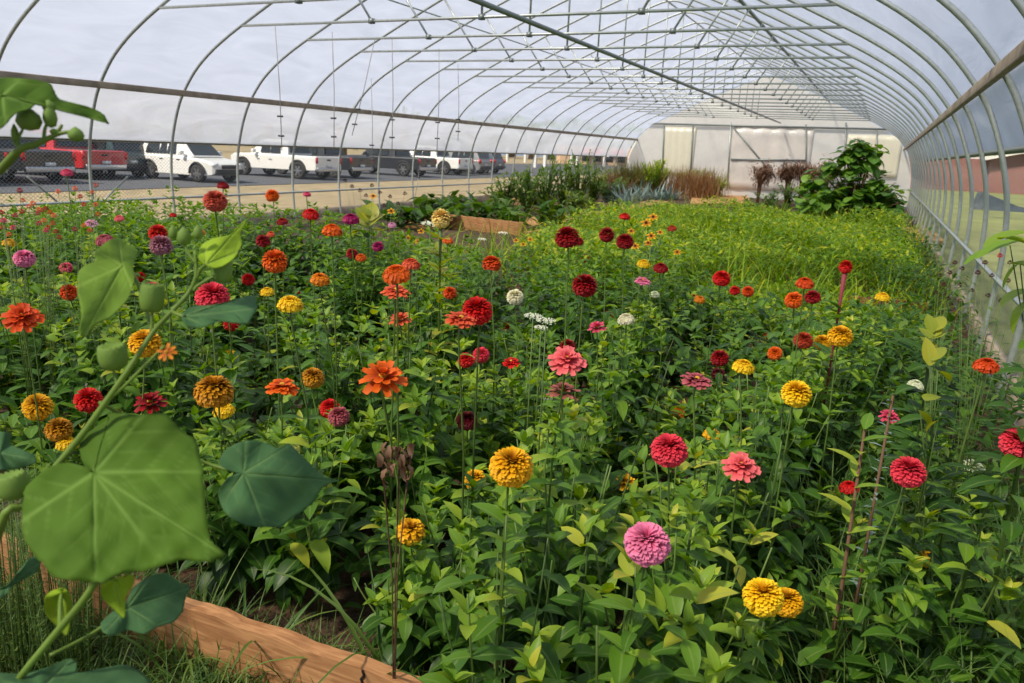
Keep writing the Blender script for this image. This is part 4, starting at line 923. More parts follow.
for (px,py,l,s) in [(10,690,'at the bottom left corner',1),(42,668,'second from the left corner',2),(72,690,'beside the lower velvetleaf stem',3),(-5,650,'at the left edge under the heart leaf',4)]:
    v=gq(px,py); g=random.Random(s); st=MB(); lv=MB()
    for k in range(38):
        h=g.uniform(.26,.56); a=g.uniform(0,6.28); rr=g.uniform(0,.12); b0=Vector((math.cos(a)*rr,math.sin(a)*rr,0)); t=b0*1.5+Vector((0,0,h)); tube(st,[b0,t],[.002,.001],4)
        for m in range(46):
            tt=g.uniform(.1,1); a2=g.uniform(0,6.28); leaf(lv,b0*(1-tt)+t*tt,Vector((math.cos(a2),math.sin(a2),1.1)),Vector((0,0,1)),g.uniform(.012,.024),.0035,tone=g.uniform(.4,1),nseg=1,shape='blade')
    r=empty('needle_herb',(v.x,v.y,0)); build(lv,'foliage',WEED,r); build(st,'stem',STEM,r); tag(r,'herb with upright needle leaved stems, '+l,'herb','needle leaved herbs')
# dry stems and a reddish stemmed weed
e=at(395,500,1.6); r=empty('dried_plant',(e.x,e.y,0)); st=MB(); g=random.Random(6)
for (x,y) in [(382,458),(400,446),(410,455)]:
    t=at(x,y,1.55)-Vector((e.x,e.y,0)); tube(st,[(0,0,0),Vector((t.x*.2,t.y*.2,t.z*.6)),t,t+Vector((g.uniform(-.03,.03),0,-.02))],[.0018,.0016,.0018,.004],5)
build(st,'stem',BROWNSTEM,r); lv=MB()
for k in range(16):
    t=at(g.uniform(378,412),g.uniform(442,475),1.55)-Vector((e.x,e.y,0)); a=g.uniform(0,6.28); leaf(lv,t,Vector((math.cos(a),math.sin(a),-.5)),Vector((0,0,1)),.04,.016,droop=2,fold=.6,tone=g.random(),nseg=4)
build(lv,'foliage',UMBEL,r); tag(r,'shrivelled brown dried stems and leaves below the large upright-petalled orange bloom','plant')
v=gq(818,700); r=empty('reddish_stemmed_weed',(v.x,v.y,0)); st=MB(); tube(st,[(0,0,0),(.01,0,.3),(0,.01,.75)],[.006,.005,.003],6); build(st,'stem',BROWNSTEM,r); lv=MB(); g=random.Random(2)
for k in range(22):
    z=.12+.03*k; a=k*1.57+g.uniform(-.3,.3); L=g.uniform(.05,.085); leaf(lv,(0,0,z),Vector((math.cos(a),math.sin(a),.7)),Vector((0,0,1)),L,L*.38,droop=.5,tone=g.uniform(.6,1),nseg=4)
build(lv,'foliage',GREEN,r); tag(r,'weed with reddish stem and paired leaves between the bottom yellow pair and small gold bloom','weed')
v=at(880,470,1.9); r=empty('reddish_stemmed_weed',(v.x,v.y,0)); st=MB(); t=at(893,395,1.9)-Vector((v.x,v.y,0)); tube(st,[(0,0,0),(t.x*.5,t.y*.5,t.z*.5),t],[.005,.004,.003],6); build(st,'stem',BROWNSTEM,r); lv=MB()
for k in range(40):
    q_=.3+.7*k/40; a=g.uniform(0,6.28); L=g.uniform(.02,.04); leaf(lv,t*q_,Vector((math.cos(a),math.sin(a),.5)),Vector((0,0,1)),L,L*.3,tone=g.uniform(.3,.8),nseg=2)
build(lv,'foliage',BLUEG,r); tag(r,'thin brown stemmed weed with small grey leaves at right','weed')
# ---------------------------------------------------------------- outside: vehicles, building, posts
GLASS=simple('car_glass',(.02,.025,.03),.08,0,.8); CHROME=simple('wheel_alloy',(.55,.56,.58),.3,.9); REDL=simple('tail_light',(.55,.01,.01),.25); WHL=simple('head_lamp',(.75,.78,.8),.15); BLKP=simple('black_plastic',(.025,.025,.028),.6)
def wheel(parent,x,y,r=.37):
    mb=MB(); n=28; prof=[(r*.62,-.10),(r*.96,-.11),(r,-.07),(r,.07),(r*.96,.11),(r*.62,.10),(r*.62,-.10)]; vs=[];fs=[]
    for a,b in prof:
        for k in range(n): vs.append((a*math.cos(6.283*k/n),b,a*math.sin(6.283*k/n)))
    for j in range(len(prof)-1):
        for k in range(n): fs.append((j*n+k,j*n+(k+1)%n,(j+1)*n+(k+1)%n,(j+1)*n+k))
    mb.add(vs,fs); w_=build(mb,'wheel',RUB,parent,loc=(x,y,r))
    mb=MB(); vs=[(r*.62*math.cos(6.283*k/n),0,r*.62*math.sin(6.283*k/n)) for k in range(n)]; mb.add(vs,[tuple(range(n))],None,1)
    for k in range(6):
        M=Matrix.Rotation(k*math.pi/3,4,'Y')
        for s in (-1,1): box(mb,(.03,s*.085-.02,-.035),(r*.62,s*.085+.02,.035),0,M)
    for s in (-1,1): box(mb,(-.06,s*.1-.01,-.06),(.06,s*.1+.01,.06))
    build(mb,'rim',[CHROME,RUB],w_,smooth=False); return w_
def loft(mb,secs,mi=0):
    """secs: list of (x, [(y,z)...]) closed half rings mirrored by the caller"""
    m=len(secs[0][1]); vs=[(x,y,z) for x,ring in secs for y,z in ring]; fs=[]
    for i in range(len(secs)-1):
        for k in range(m): fs.append((i*m+k,i*m+(k+1)%m,(i+1)*m+(k+1)%m,(i+1)*m+k))
    fs+=[tuple(range(m))[::-1],tuple((len(secs)-1)*m+k for k in range(m))]; mb.add(vs,fs,None,mi)
def ring(hw,z0,z1,tw=None,r=.06):
    tw=tw if tw is not None else hw; m_=(hw+tw)/2; return [(-hw,z0),(-m_,(z0+z1)/2),(-tw,z1-r),(-tw+r,z1),(tw-r,z1),(tw,z1-r),(m_,(z0+z1)/2),(hw,z0)]
def car(kind,paint,px,Xe,lab,nose,L=None,rot=0,cap=None):
    """kind suv or pickup; its end facing the greenhouse stands at x=Xe where the photo shows it at column px"""
    lo,hi=5,90
    for _ in range(50):
        mid=(lo+hi)/2
        if proj((Xe,mid,.0))[0]<px: lo=mid
        else: hi=mid
    Y=lo; L=L or (4.5 if kind=='suv' else 5.7); r=empty('parked_'+('suv' if kind=='suv' else 'pickup_truck'),(Xe-L/2,Y,-.59),(0 if nose else math.pi)+rot); h=L/2
    mb=MB(); W=.92 if kind=='suv' else .98
    if kind=='suv':
        secs=[(-h,ring(W*.88,.45,.95)),(-h+.12,ring(W*.96,.30,1.02)),(-h*.5,ring(W,.27,1.04)),(h*.2,ring(W,.27,1.02)),(h*.45,ring(W,.27,1.0)),(h*.8,ring(W*.96,.28,.92)),(h-.12,ring(W*.88,.32,.80)),(h,ring(W*.75,.42,.70))]
        loft(mb,secs); cab=[(-h+.10,1.0,.02),(-h+.42,1.0,.60),(-h+1.1,1.0,.66),(.0,1.0,.66),(h*.22,1.0,.56),(h*.50,1.0,.02)]
    else:
        secs=[(-h,ring(W*.97,.50,1.12)),(-h+.08,ring(W,.45,1.14)),(-h+1.9,ring(W,.42,1.14)),(h-1.2,ring(W,.40,1.14)),(h-.3,ring(W*.97,.42,1.10)),(h,ring(W*.88,.48,.98))]
        loft(mb,secs); cab=[(-h+1.80,1.1,.02),(-h+1.95,1.1,.66),(-h+2.4,1.1,.74),(-h+3.4,1.1,.74),(-h+3.75,1.1,.62),(-h+4.35,1.1,.02)]
    b=build(mb,'body',paint,r,smooth=False); bevel(b,.03,2)
    mb=MB(); loft(mb,[(x,ring(W*.93,z,z+t+.02,W*.93-.16*t/.66-.02,.05)) for x,z,t in cab]); c=build(mb,'cabin',paint,r,smooth=False); bevel(c,.03,2)
    # side glass, windscreens
    def gq_(pts,name='window',mat=GLASS):
        m=MB(); v0=[Vector(p) for p in pts]; n=(v0[1]-v0[0]).cross(v0[2]-v0[0]).normalized()*.012; m.add(v0+[p-n for p in v0],[tuple(range(len(pts))),tuple(range(2*len(pts)-1,len(pts)-1,-1))]+[(i,(i+1)%len(pts),(i+1)%len(pts)+len(pts),i+len(pts)) for i in range(len(pts))]); return build(m,name,mat,r,smooth=False)
    zt=cab[2][1]+cab[2][2]; zb=cab[0][1]
    x1,x2,x3,x4=cab[1][0],cab[2][0],cab[3][0],cab[5][0]
    for s in (-1,1):
        yb=s*(W*.93+.012); yt=s*(W*.93-.16*.9+.006)
        spans=[(x1+.18,x2+.25),(x2+.32,(x2+x3)/2+.12),((x2+x3)/2+.2,x3+.1)] if kind=='suv' else [(x2-.1,(x2+x3)/2),((x2+x3)/2+.08,x3+.12)]
        for (a,b_) in spans: gq_([(a,yb,zb+.10),(b_+.05,yb,zb+.10),(b_,yt,zt-.12),(a+.05,yt,zt-.12)])
    gq_([(x4-.04,-W*.8,zb+.08),(x4-.04,W*.8,zb+.08),(cab[4][0]+.10,W*.70,cab[4][1]+cab[4][2]-.04),(cab[4][0]+.10,-W*.70,cab[4][1]+cab[4][2]-.04)],'windscreen')
    gq_([(cab[0][0]-.015+ (.06 if kind=='suv' else 0),-W*.78,zb+.14),(cab[0][0]-.015+(.06 if kind=='suv' else 0),W*.78,zb+.14),(x1-.075,W*.68,zb+.55),(x1-.075,-W*.68,zb+.55)],'rear_window')
    wb=(h-.85,-h+.85) if kind=='suv' else (h-.95,-h+1.15)
    for x in wb:
        for s in (-1,1):
            wheel(r,x,s*(W-.09),.36 if kind=='suv' else .41)
        m=MB(); n=14
        for s in (-1,1):
            R_=.44 if kind=='suv' else .50; pts=[(x+R_*math.cos(math.pi*k/n),s*(W+.004),(.36 if kind=='suv' else .41)+R_*math.sin(math.pi*k/n)) for k in range(n+1)]; tube(m,pts,.045,6)
            m.add([(x,s*(W+.003),.30)]+[(x+R_*math.cos(math.pi*k/n),s*(W+.003),(.36 if kind=='suv' else .41)+R_*math.sin(math.pi*k/n)) for k in range(n+1)],[(0,k,k+1) for k in range(1,n+1)])
        build(m,'wheel_arch',BLKP,r,smooth=False)
    m=MB(); box(m,(-h-.08,-W*.9,.40),(-h+.1,W*.9,.60)); bevel(build(m,'rear_bumper',BLKP if kind=='suv' else CHROME,r),.03)
    m=MB(); box(m,(h-.1,-W*.78,.34),(h+.06,W*.78,.56)); bevel(build(m,'front_bumper',BLKP,r),.03)
    m=MB(); box(m,(h-.06,-W*.42,.58),(h+.03,W*.42,.74)) if kind=='suv' else box(m,(h-.05,-W*.6,.6),(h+.04,W*.6,.95)); build(m,'grille',BLKP,r)
    for s in (-1,1):
        m=MB(); box(m,(-h-.015,s*W*.93-.09,.80),(-h+.12,s*W*.93+.05,1.08)); build(m,'tail_light',REDL,r)
        m=MB(); box(m,(h-.22,s*W*.72-.12,.66 if kind=='suv' else .8),(h-.01,s*W*.72+.12,.80 if kind=='suv' else .98)); build(m,'head_lamp',WHL,r)
        m=MB(); box(m,(x4-.55,s*(W+.10)-.1,zb+.08),(x4-.38,s*(W+.10)+.1,zb+.25)); bevel(build(m,'mirror',paint,r),.02)
        for q_ in ((.25,-.75) if kind=='suv' else (.75,-.05)):
            m=MB(); box(m,(q_,s*(W+.0)-.015,.86),(q_+.18,s*(W+.0)+.02,.90)); build(m,'door_handle',BLKP,r)
    if kind!='suv':
        m=MB(); box(m,(-h+.1,-W*.85,1.125),(-h+1.75,W*.85,1.15)); build(m,'bed_opening',BLKP,r)
        m=MB(); box(m,(-h-.02,-.14,.93),(-h,.14,1.0)); build(m,'tailgate_handle',BLKP,r)
    m=MB(); box(m,(-h-.09 if kind!='suv' else -h-.02,-.17,.62),(-h-.0,.17,.74)) ; build(m,'number_plate',WHL,r)
    tag(r,lab,'car' if kind=='suv' else 'pickup truck','parked vehicles'); return r
def paint(n,c): return simple('paint_'+n,c,.3,0,.6,coat=.6)
PW=paint('white',(.80,.80,.79)); PB=paint('black',(.02,.022,.028)); PRED=paint('red',(.50,.015,.02)); PT=paint('dark_teal',(.03,.06,.07)); PBL=paint('dark_blue',(.03,.05,.10)); PG=paint('grey',(.22,.23,.25)); PMR=paint('maroon',(.20,.02,.03))
car('pickup',PB,-22,-26.2,'dark vehicle cut by the left picture edge behind the velvetleaf buds',False)
car('pickup',PB,50,-26.5,'black pickup with red tail light at far left behind the netting',False)
car('pickup',PRED,106,-28.0,'red pickup with open bed right of the nearest left hoop leg',False)
car('suv',PT,134,-28.6,'dark teal estate car seen from behind, right of the red pickup',False)
car('suv',PMR,141,-33.5,'dark red car mostly hidden behind the white crossover',False)
car('suv',PW,229,-24.7,'white crossover car with nose toward the greenhouse',True)
car('pickup',PW,329,-24.9,'white pickup with red tail light in the middle of the parked row',False)
car('pickup',PB,362,-25.2,'black pickup right behind the white pickup tail',False)
car('pickup',PB,428,-25.0,'dark pickup with large rear wheel and lone red tail light, right of the middle',False)
car('pickup',PW,466,-25.6,'white pickup tail near the right end of the parked row',False)
car('suv',PG,486,-26.0,'dark grey car second from the right end of the parked row',False)
car('suv',PBL,500,-26.5,'dark blue car at the right end of the parked row',False)
# white posts, sign, far building, trees
for i,(x,y0,y1,l) in enumerate([(507,148,161,'leftmost, right after the dark blue car'),(525,154,162,'short one after the leftmost'),(535,150,167,'third from the left beside a hoop leg'),(544.5,151,168,'tall, left of the middle of the fence'),(571,154,166,'in the middle of the post row'),(577,156,169,'nearest of the right group'),(604,155,166,'right, under the red awnings'),(613,156,165,'rightmost post of the row')]):
    q=on_ground(x,y1,-.6); d=proj(q)[2]; h=(y1-y0)/FPX*d; m=MB(); box(m,(-.16,-.16,-.05),(.16,.16,h)); box(m,(-.2,-.2,h),(.2,.2,h+.08)); o=bevel(build(m,'fence_post',simple('white_post_%d'%i,(.75,.75,.72),.6),loc=(q.x,q.y,-.6),smooth=False),.03); tag(o,'white fence post beyond the parking lot, '+l,'post','white posts beyond the lot')
TAN=simple('tan_wall',(.62,.42,.27),.9,noise=.1,nscale=1); AWN=simple('red_awning',(.6,.02,.03),.7); BRK=None
def house(a,b,z0,z1,depth,mat,name,lab,rise=0,trim=None):
    a=Vector((a[0],a[1],0)); b=Vector((b[0],b[1],0)); d=b-a; L=d.length; d.normalize(); r=empty(name,(a.x,a.y,z0),math.atan2(d.y,d.x)); m=MB(); H=z1-z0
    if rise: m.add([(0,0,0),(L,0,0),(L,0,H),(L/2,0,H+rise),(0,0,H),(0,depth,0),(L,depth,0),(L,depth,H),(L/2,depth,H+rise),(0,depth,H)],[(0,1,2,3,4),(9,8,7,6,5),(0,5,6,1),(1,6,7,2),(4,9,5,0)])
    else: box(m,(0,0,0),(L,depth,H))
    build(m,'wall',mat,r,smooth=False)
    if rise:
        m=MB(); t=.25
        for s in (0,1):
            x0=-.5 if s==0 else L+.5; zs=-rise/(L/2)*.5
            m.add([(x0,-.5,H+zs),(L/2,-.5,H+rise),(L/2,depth+.5,H+rise),(x0,depth+.5,H+zs),(x0,-.5,H+zs+t),(L/2,-.5,H+rise+t),(L/2,depth+.5,H+rise+t),(x0,depth+.5,H+zs+t)],[(0,1,2,3),(7,6,5,4),(0,4,5,1),(3,2,6,7),(0,3,7,4)])
        build(m,'roof',trim,r,smooth=False)
    tag(r,lab,'building'); return r,L,H
q0=on_ground(545,166,-.6); A=at(560,160,118); B=at(640,160,118)
hb,L_,H_=house(A,B,-.6,2.2,10,TAN,'far_building','tan building with red awnings far beyond the left wall')
for k,(x) in enumerate((588,595,617)):
    P=on_plane_y(x,156,0.999*A.y) if False else None
    t=(x-560)/80*L_; m=MB(); m.add([(t-1,-.9,1.6),(t+1,-.9,1.6),(t+1,0,2.5),(t-1,0,2.5),(t-1,0,1.6),(t+1,0,1.6)],[(0,1,2,3),(0,3,4),(1,5,2),(4,5,1,0)]); build(m,'awning',AWN,hb,smooth=False)
for k in range(6):
    m=MB(); t=L_*(.12+.15*k); box(m,(t,-.04,.5),(t+1.2,.01,1.5)); build(m,'window',GLASS,hb)
BRICK,nt,bb,oo=newmat('brick_wall'); bt=nt.nodes.new('ShaderNodeTexBrick'); tcn=nt.nodes.new('ShaderNodeTexCoord'); mpp=nt.nodes.new('ShaderNodeMapping'); mpp.inputs['Rotation'].default_value=(math.pi/2,0,0); nt.links.new(tcn.outputs['Object'],mpp.inputs[0]); nt.links.new(mpp.outputs[0],bt.inputs[0]); bt.inputs['Scale'].default_value=2.2; bt.inputs['Color1'].default_value=(.24,.095,.085,1); bt.inputs['Color2'].default_value=(.20,.075,.07,1); bt.inputs['Mortar'].default_value=(.30,.19,.17,1); nt.links.new(bt.outputs[0],bb.inputs[0]); bb.inputs['Roughness'].default_value=.9
TRIM=simple('white_roof_trim',(.78,.76,.74),.7)
# brick building right: its near face spans the columns 905..1075 at about 48 m
A=on_ground(890,193,-.1); B=on_ground(1012,193,-.1)
dr=Vector((1,.12,0)).normalized(); B0=on_ground(984,193,-.1); dd=proj(B0)[2]
zt=EYE+ray(984,158).z*dd
A=B0-dr*14; E_=B0+dr*20
house((A.x,A.y),(E_.x,E_.y),-.15,zt-.05,14,BRICK,'brick_building','long pinkish brick building wing beyond the right wall, behind the white gable')
G0=B0+Vector((0,-.6,0)); wdt=3.6; G1=G0+dr*wdt
house((G0.x,G0.y),(G1.x,G1.y),-.15,zt,3,BRICK,'brick_entrance','brick gable front with white roof trim seen through the right wall',rise=.45,trim=TRIM)
g=random.Random(12)
def tree(px,d,w_,h,lab):
    P=at(px,160,d); r=empty('distant_tree',(P.x,P.y,-.6)); lv=MB(); m=MB(); tube(m,[(0,0,0),(0,0,h*.6)],[w_*.06,w_*.03],7); build(m,'trunk',BROWNSTEM,r)
    for k in range(700):
        u=Vector((g.gauss(0,1),g.gauss(0,1),g.gauss(0,1))).normalized()*g.uniform(.6,1); p=Vector((u.x*w_*.5,u.y*w_*.5,h*.58+u.z*h*.42)); leaf(lv,p,u,Vector((0,0,1)),h*.12,h*.09,tone=g.uniform(.1,.8),nseg=1,shape='round')
    build(lv,'crown',BIGLEAF,r); tag(r,lab,'tree','distant trees beyond the parking lot')
for i,px in enumerate((470,492,512,532,551,575,602,628)): tree(px,150+10*(i%3),14,7+i%3,'low green tree line far beyond the white posts, %s'%['behind the last cars','above the dark blue car','over the leftmost white post','over the third white post','left of the tan building','above the tan building','behind the red awnings','at the curtain corner'][i])
for i,px in enumerate((-20,60,130,200,270,340,405)): tree(px,95,16,6,'dark tree line behind the parked row, %s'%['at the left edge','behind the black pickup','behind the dark teal car','behind the white crossover','behind the white pickup cab','behind the black pickup tail','behind the dark pickup'][i])
# tarp covered mound and picnic table at right
q=at(1000,190,26); m=MB(); m.add([(-1.9,0,-.0),(2.6,0,0),(2.3,1.8,0),(-1.5,1.8,0),(-1.5,.5,2.1),(-.9,.4,1.9),(-.2,.5,.9),(1.9,.5,.55),(1.8,1.4,.5),(-1.2,1.4,1.6)],[(0,1,7,6),(0,6,5),(0,5,4),(1,2,8,7),(2,3,9,8),(3,0,4,9),(4,5,9),(5,6,8,9),(6,7,8)])
o=build(m,'tarp_covered_mound',simple('dark_tarp',(.035,.05,.065),.6,noise=.3,nscale=2),loc=(q.x,q.y,-.02)); o.scale=(.42,.42,.30); tag(o,'dark blue-grey tarp covered mound on the lawn outside the right wall','mound')
# ---------------------------------------------------------------- velvetleaf in the left foreground
V0=at(-40,600,.72); root=Vector((V0.x,V0.y,0)); vr=empty('velvetleaf_plant',root); tag(vr,'tall velvetleaf weed with large heart-shaped leaves close to the camera at left','weed')
def P2(x,y,d): return at(x,y,d)-root
def vstem(name,pts,r0,r1,parent=vr,mat=None,dd=None):
    P=[P2(*p) for p in pts]; n=len(P); mb=MB(); Q=smooth3(P); tube(mb,Q,[r0+(r1-r0)*i/(len(Q)-1) for i in range(len(Q))],8); return build(mb,name,mat or VSTEM,parent)
def smooth3(P,sub=4):
    out=[]; n=len(P)
    for i in range(n-1):
        p0=P[max(i-1,0)];p1=P[i];p2=P[i+1];p3=P[min(i+2,n-1)]
        for k in range(sub):
            t=k/sub; out.append(.5*((2*p1)+(-p0+p2)*t+(2*p0-5*p1+4*p2-p3)*t*t+(-p0+3*p1-3*p2+p3)*t**3))
    out.append(P[-1]); return out
DS=.62
Rt=[(-40,600,.72)]
mb=MB(); a=P2(-40,600,.72); base=[Vector((0,0,0)),Vector((.01,0,.4)),Vector((0,.01,a.z-.08))]
Q=smooth3(base+[P2(*p) for p in [(0,528,DS),(23,505,DS),(46,478,DS),(80,437,DS),(107,400,DS),(130,367,DS),(153,332,DS+.01),(172,311,DS+.01),(188,293,DS+.02),(196,275,DS+.02),(195,250,DS+.02)]]); tube(mb,Q,[.0040-.0026*i/(len(Q)-1) for i in range(len(Q))],10); build(mb,'main_stem',VSTEM,vr)
mb=MB(); Q=smooth3([Vector((.02,0,.3)),P2(-20,760,.66),P2(12,690,.6),P2(50,640,.6),P2(80,604,.6),P2(97,580,.6)]); tube(mb,Q,.0030,8); build(mb,'main_stem',VSTEM,vr)
mb=MB(); Q=smooth3([P2(-40,600,.72),P2(-50,400,.7),P2(-20,190,.66),P2(0,170,.62),P2(20,149,.6),P2(35,144,.6),P2(48,138,.6),P2(60,133,.6),P2(72,131,.6)]); tube(mb,Q,[.005-.0038*i/(len(Q)-1) for i in range(len(Q))],8); build(mb,'main_stem',VSTEM,vr)
for pts in ([(20,149,.6),(18,140,.6),(24,126,.6)],[(44,139,.6),(45,128,.6),(50,118,.6)],[(20,149,.6),(14,140,.6),(15,132,.6)],[(54,135,.6),(60,128,.6),(62,124,.6)],[(194,290,.64),(198,285,.64),(215,275,.64)],[(152,331,.63),(152,322,.63),(152,308,.63)],[(113,395,.62),(117,385,.63),(113,368,.63)],[(107,400,.62),(125,385,.62),(143,367,.62),(165,345,.62)],[(-10,500,.62),(0,500,.62),(10,495,.62)],[(196,262,.64),(190,255,.64),(184,243,.64)]): vstem('side_stem',pts,.0016,.0010)
def outline_leaf(J,out,d0,gx,gy,curl,mat,veins,pet=None,seed=1,lab=None):
    """a heart-shaped leaf: rings between its stalk joint J and its outline, tilted, arched and rippled in depth"""
    g=random.Random(seed); n=len(out); O=[]
    for i in range(n):
        p0=Vector(out[i-1]);p1=Vector(out[i]);p2=Vector(out[(i+1)%n]);p3=Vector(out[(i+2)%n])
        for k in range(6):
            t=k/6; c=.5*((2*p1)+(-p0+p2)*t+(2*p0-5*p1+4*p2-p3)*t*t+(-p0+3*p1-3*p2+p3)*t**3); l=p1+(p2-p1)*t; O.append(l*.35+c*.65)
    m=len(O); R=22; vs=[];cs=[]; Jv=Vector(J); size=max((o-Jv).length for o in O)
    for i in range(R+1):
        r=i/R
        for o in O:
            rr=r+(.012*g.uniform(-1,1) if i==R else 0); p=Jv+(o-Jv)*rr; v=p-Jv; B=0
            for vt in veins:
                dv=(Vector(vt)-Jv); L=dv.length; dv.normalize(); al=v.dot(dv); pe=abs(v.x*dv.y-v.y*dv.x)
                if al>0:
                    B=max(B,math.exp(-(pe/(size*.016*(1.15-.8*min(1,al/L))))**2))
                    sx=(al-pe*.9)/(size*.17); fr=abs(sx-round(sx)); 
                    if sx>.6 and pe<size*.26: B=max(B,.55*math.exp(-(fr/.07)**2)*(1-pe/(size*.26)))
            ang=math.atan2(v.y,v.x); d=d0+gx*v.x+gy*v.y+curl*(v.length/size)**2+.012*(v.length/size)*math.sin(ang*4+seed)+.0015*B-.003*math.sin(v.x*.16+seed)*math.cos(v.y*.14)*r
            vs.append(P2(p.x,p.y,d)); cs.append((.5,r,B))
    fs=[(i*m+k,i*m+(k+1)%m,(i+1)*m+(k+1)%m,(i+1)*m+k) for i in range(R) for k in range(m)]
    mb=MB(); mb.add(vs,fs,cs); o=build(mb,'leaf',mat,vr); o.modifiers.new('thickness','SOLIDIFY').thickness=.0007
    if lab: o['label']=lab
    if pet:
        Q=smooth3([P2(*p) for p in pet]+[P2(J[0],J[1],d0+.003)]); mb=MB(); tube(mb,Q,.0017,7); build(mb,'petiole',VSTEM,o)
    return o
outline_leaf((93.6,472),[(110,412.5),(143,414),(165,413),(179,427),(197,441),(199,453),(202.5,471),(205,494),(206,515),(209,539),(225,554),(213,560.5),(179,560.5),(154,568),(128,572),(102,582),(84,581),(54,576),(43,563),(31,551.6),(22,531),(23,499),(26,486),(46,468),(67,462),(84,466),(91,471),(82,460),(79.5,442.6),(90,430),(108,419)],.60,-.0001,-.0006,.03,VEL_A,[(222,553),(203,470),(143,414),(95,581),(23,520),(165,566)],[(97,580,.6),(95,540,.625),(92,500,.63)],3,'largest pale green heart-shaped leaf')
outline_leaf((243,473),[(260,441),(243,441),(225.5,450),(219,463),(228,470),(240,472.5),(228,477),(218,492),(223,509),(231,518),(246,525),(265,527),(281,526),(296,515),(314,502),(318,493.7),(327,484),(339,480),(324,476),(311.5,465.5),(299,452.7),(288,444),(278,447.6),(265,442.5)],.74,.0002,-.0006,.02,VEL_B,[(338,480),(288,446),(246,442),(265,526),(222,505)],[(100,402,.64),(150,430,.70),(200,460,.75)],5,'bluish green heart-shaped leaf')
outline_leaf((122,265),[(118,237),(128,244),(133,244),(137,252),(133,265),(134.5,277.6),(128,298),(110,317),(95,324),(84.5,336.5),(79.4,329),(82,313.4),(78,293),(78,272.5),(84.5,265),(96,260),(95,252),(105,242)],.66,.0004,-.0012,.008,VEL_D,[(84,335),(79,285),(119,238),(133,290),(97,250)],[(152,331,.63),(142,295,.66),(132,272,.67)],7)
outline_leaf((206,264),[(198.5,257),(202,244),(212.6,238),(230.5,234),(239.5,225),(247,218.7),(240.8,231.5),(242,244),(234.4,257),(223,265),(212,267)],.63,.0002,-.0012,.01,VEL_C,[(246,219),(204,243),(240,250)],[(196,278,.64),(200,270,.64)],9,'small bright yellow-green leaf')
outline_leaf((184,316),[(180.6,314.7),(192,305.8),(210,304.5),(230.5,300.6),(246,295.5),(255,295.5),(257,305.8),(252.3,317.3),(246,323.7),(233,313.4),(217.7,321),(202.4,326.8),(187,325)],.62,.0003,-.0016,.015,VEL_B,[(256,308),(215,303),(205,325)],[(172,311,.63),(178,314,.625)],11)
outline_leaf((2,95),[(-40,82),(0,77),(25.6,78),(48.7,82),(54,90),(60,98.6),(84.5,105),(102.5,112.7),(109.6,123.5),(94.8,113.5),(77,107),(56,103),(38.4,101),(30.7,107.6),(15,113),(0,128),(-30,130),(-50,100)],.58,.0004,-.001,.02,VEL_A,[(108,122),(20,78),(5,125)],[(-20,190,.66),(-12,140,.6)],13)
outline_leaf((127,607),[(101,622),(112.7,611),(124,606),(133,587),(151,574.6),(166.5,573),(179,581),(191,587),(186,595),(183,610.5),(174,620.7),(158.8,626),(143.4,633.5),(130.6,629.7),(124,630),(112.7,634.8),(102.5,631)],.66,.0003,-.0010,.02,VEL_B,[(190,587),(150,575),(160,626),(105,631)],[(50,655,.62),(80,640,.64),(100,628,.655)],15)
outline_leaf((40,690),[(-5,674.5),(25,673),(46,667),(69,658),(77,661.7),(77,672),(94.8,669),(123,664),(138,669),(151,681),(150,700),(110,720),(50,725),(0,710)],.58,.0002,-.0014,.02,VEL_B,[(151,685),(70,660),(0,680)],[(0,760,.6),(15,720,.59)],17)
outline_leaf((114,579),[(101,583.6),(107,580),(120,577),(132,574.6),(134.5,582),(125.5,597.7),(124,618),(112.7,608),(102.5,597.7)],.585,.0002,.0003,.01,VEL_C,[(124,617),(133,580)],[(97,580,.6),(105,579,.59)],19)
outline_leaf((5,588),[(-20,596),(0,588),(13,579.7),(24,567),(31,556.7),(41,560.5),(36,572),(15,584),(2.6,596.4),(-20,610)],.66,.0002,-.001,.01,VEL_B,[(40,561)],[(-40,640,.68),(-15,605,.67)],21)
outline_leaf((0,452),[(-20,430),(0,431),(12,433),(10,443),(24,450),(35,455),(36,462),(20,468),(0,469),(-25,465)],.66,.0002,-.001,.01,VEL_B,[(36,459)],[(-30,480,.68),(-15,462,.67)],23)
outline_leaf((62,592),[(45,597),(52,590),(64,588),(72,600),(70,622),(66,636),(55,625),(45,612)],.66,.0002,.0004,.01,VEL_C,[(66,634)],[(60,628,.62),(60,605,.65)],25)
outline_leaf((0,112),[(-20,108),(0,105),(13,108),(14,113),(6,119),(0,124),(-15,125)],.6,0,0,.005,VEL_C,[(13,110)],None,27)
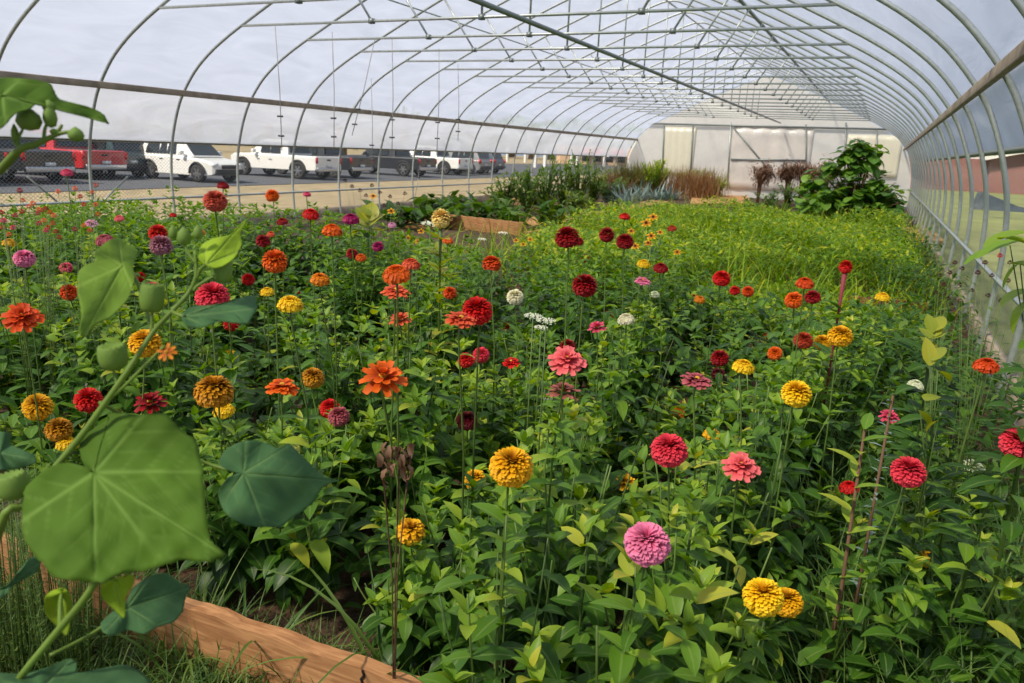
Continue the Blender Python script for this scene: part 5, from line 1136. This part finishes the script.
def capsule(x,y,w_,h_,d,up=(0,0,1),beak=True):
    s=w_/FPX*d; mb=MB(); n=28; prof=[(0,-.5),(.30,-.48),(.44,-.35),(.5,-.1),(.5,.15),(.46,.34),(.40,.42),(.30,.36),(0,.30)]; vs=[];fs=[]
    for r_,z in prof:
        for k in range(n): q_=1+.07*(k%2)*(1 if r_>.2 else 0); vs.append((r_*q_*math.cos(6.283*k/n),r_*q_*math.sin(6.283*k/n),z+(.07 if (k%2 and z>.33 and r_>.35) else 0)))
    for j in range(len(prof)-1):
        for k in range(n): fs.append((j*n+k,j*n+(k+1)%n,(j+1)*n+(k+1)%n,(j+1)*n+k))
    mb.add(vs,fs); o=build(mb,'seed_capsule',POD,vr,loc=P2(x,y,d)); o.scale=(s,s,s*h_/w_); o.rotation_euler=(random.uniform(-.2,.2),random.uniform(-.2,.2),0)
for c in [(152,297,22,30,.63),(113,356,26,26,.63),(13,485,27,27,.62),(223,271,17,22,.65)]: capsule(*c)
def bud(x,y,w_,h_,d):
    s=w_/FPX*d; mb=MB(); n=10; prof=[(.02,-.5),(.35,-.42),(.5,-.1),(.42,.2),(.2,.42),(.02,.55)]; vs=[];fs=[]
    for r_,z in prof:
        for k in range(n): vs.append((r_*(1+.08*(k%2))*math.cos(6.283*k/n),r_*(1+.08*(k%2))*math.sin(6.283*k/n),z))
    for j in range(len(prof)-1):
        for k in range(n): fs.append((j*n+k,j*n+(k+1)%n,(j+1)*n+(k+1)%n,(j+1)*n+k))
    mb.add(vs,fs); o=build(mb,'bud',POD,vr,loc=P2(x,y,d)); o.scale=(s,s,s*h_/w_)
for c in [(29,119,23,22,.6),(50,116,13,22,.6),(49,106,12,12,.6),(76,134,15,14,.6),(15,133,7,18,.6),(54,131,8,6,.6),(184,236,14,18,.64),(173,232,9,14,.64),(198,232,10,14,.64)]: bud(*c)
ft=P2(167,352,.62); o=link('flower',FORM['S'][0].mesh('flower',PM['amber orange']),vr,ft); o.scale=(.016,)*3; tc_=Vector((-V0.x,-V0.y,.5)); o.rotation_euler=(-cF+Vector((0,0,.4))).to_track_quat('Z','Y').to_euler(); link('flower_centre',DISCM,o)
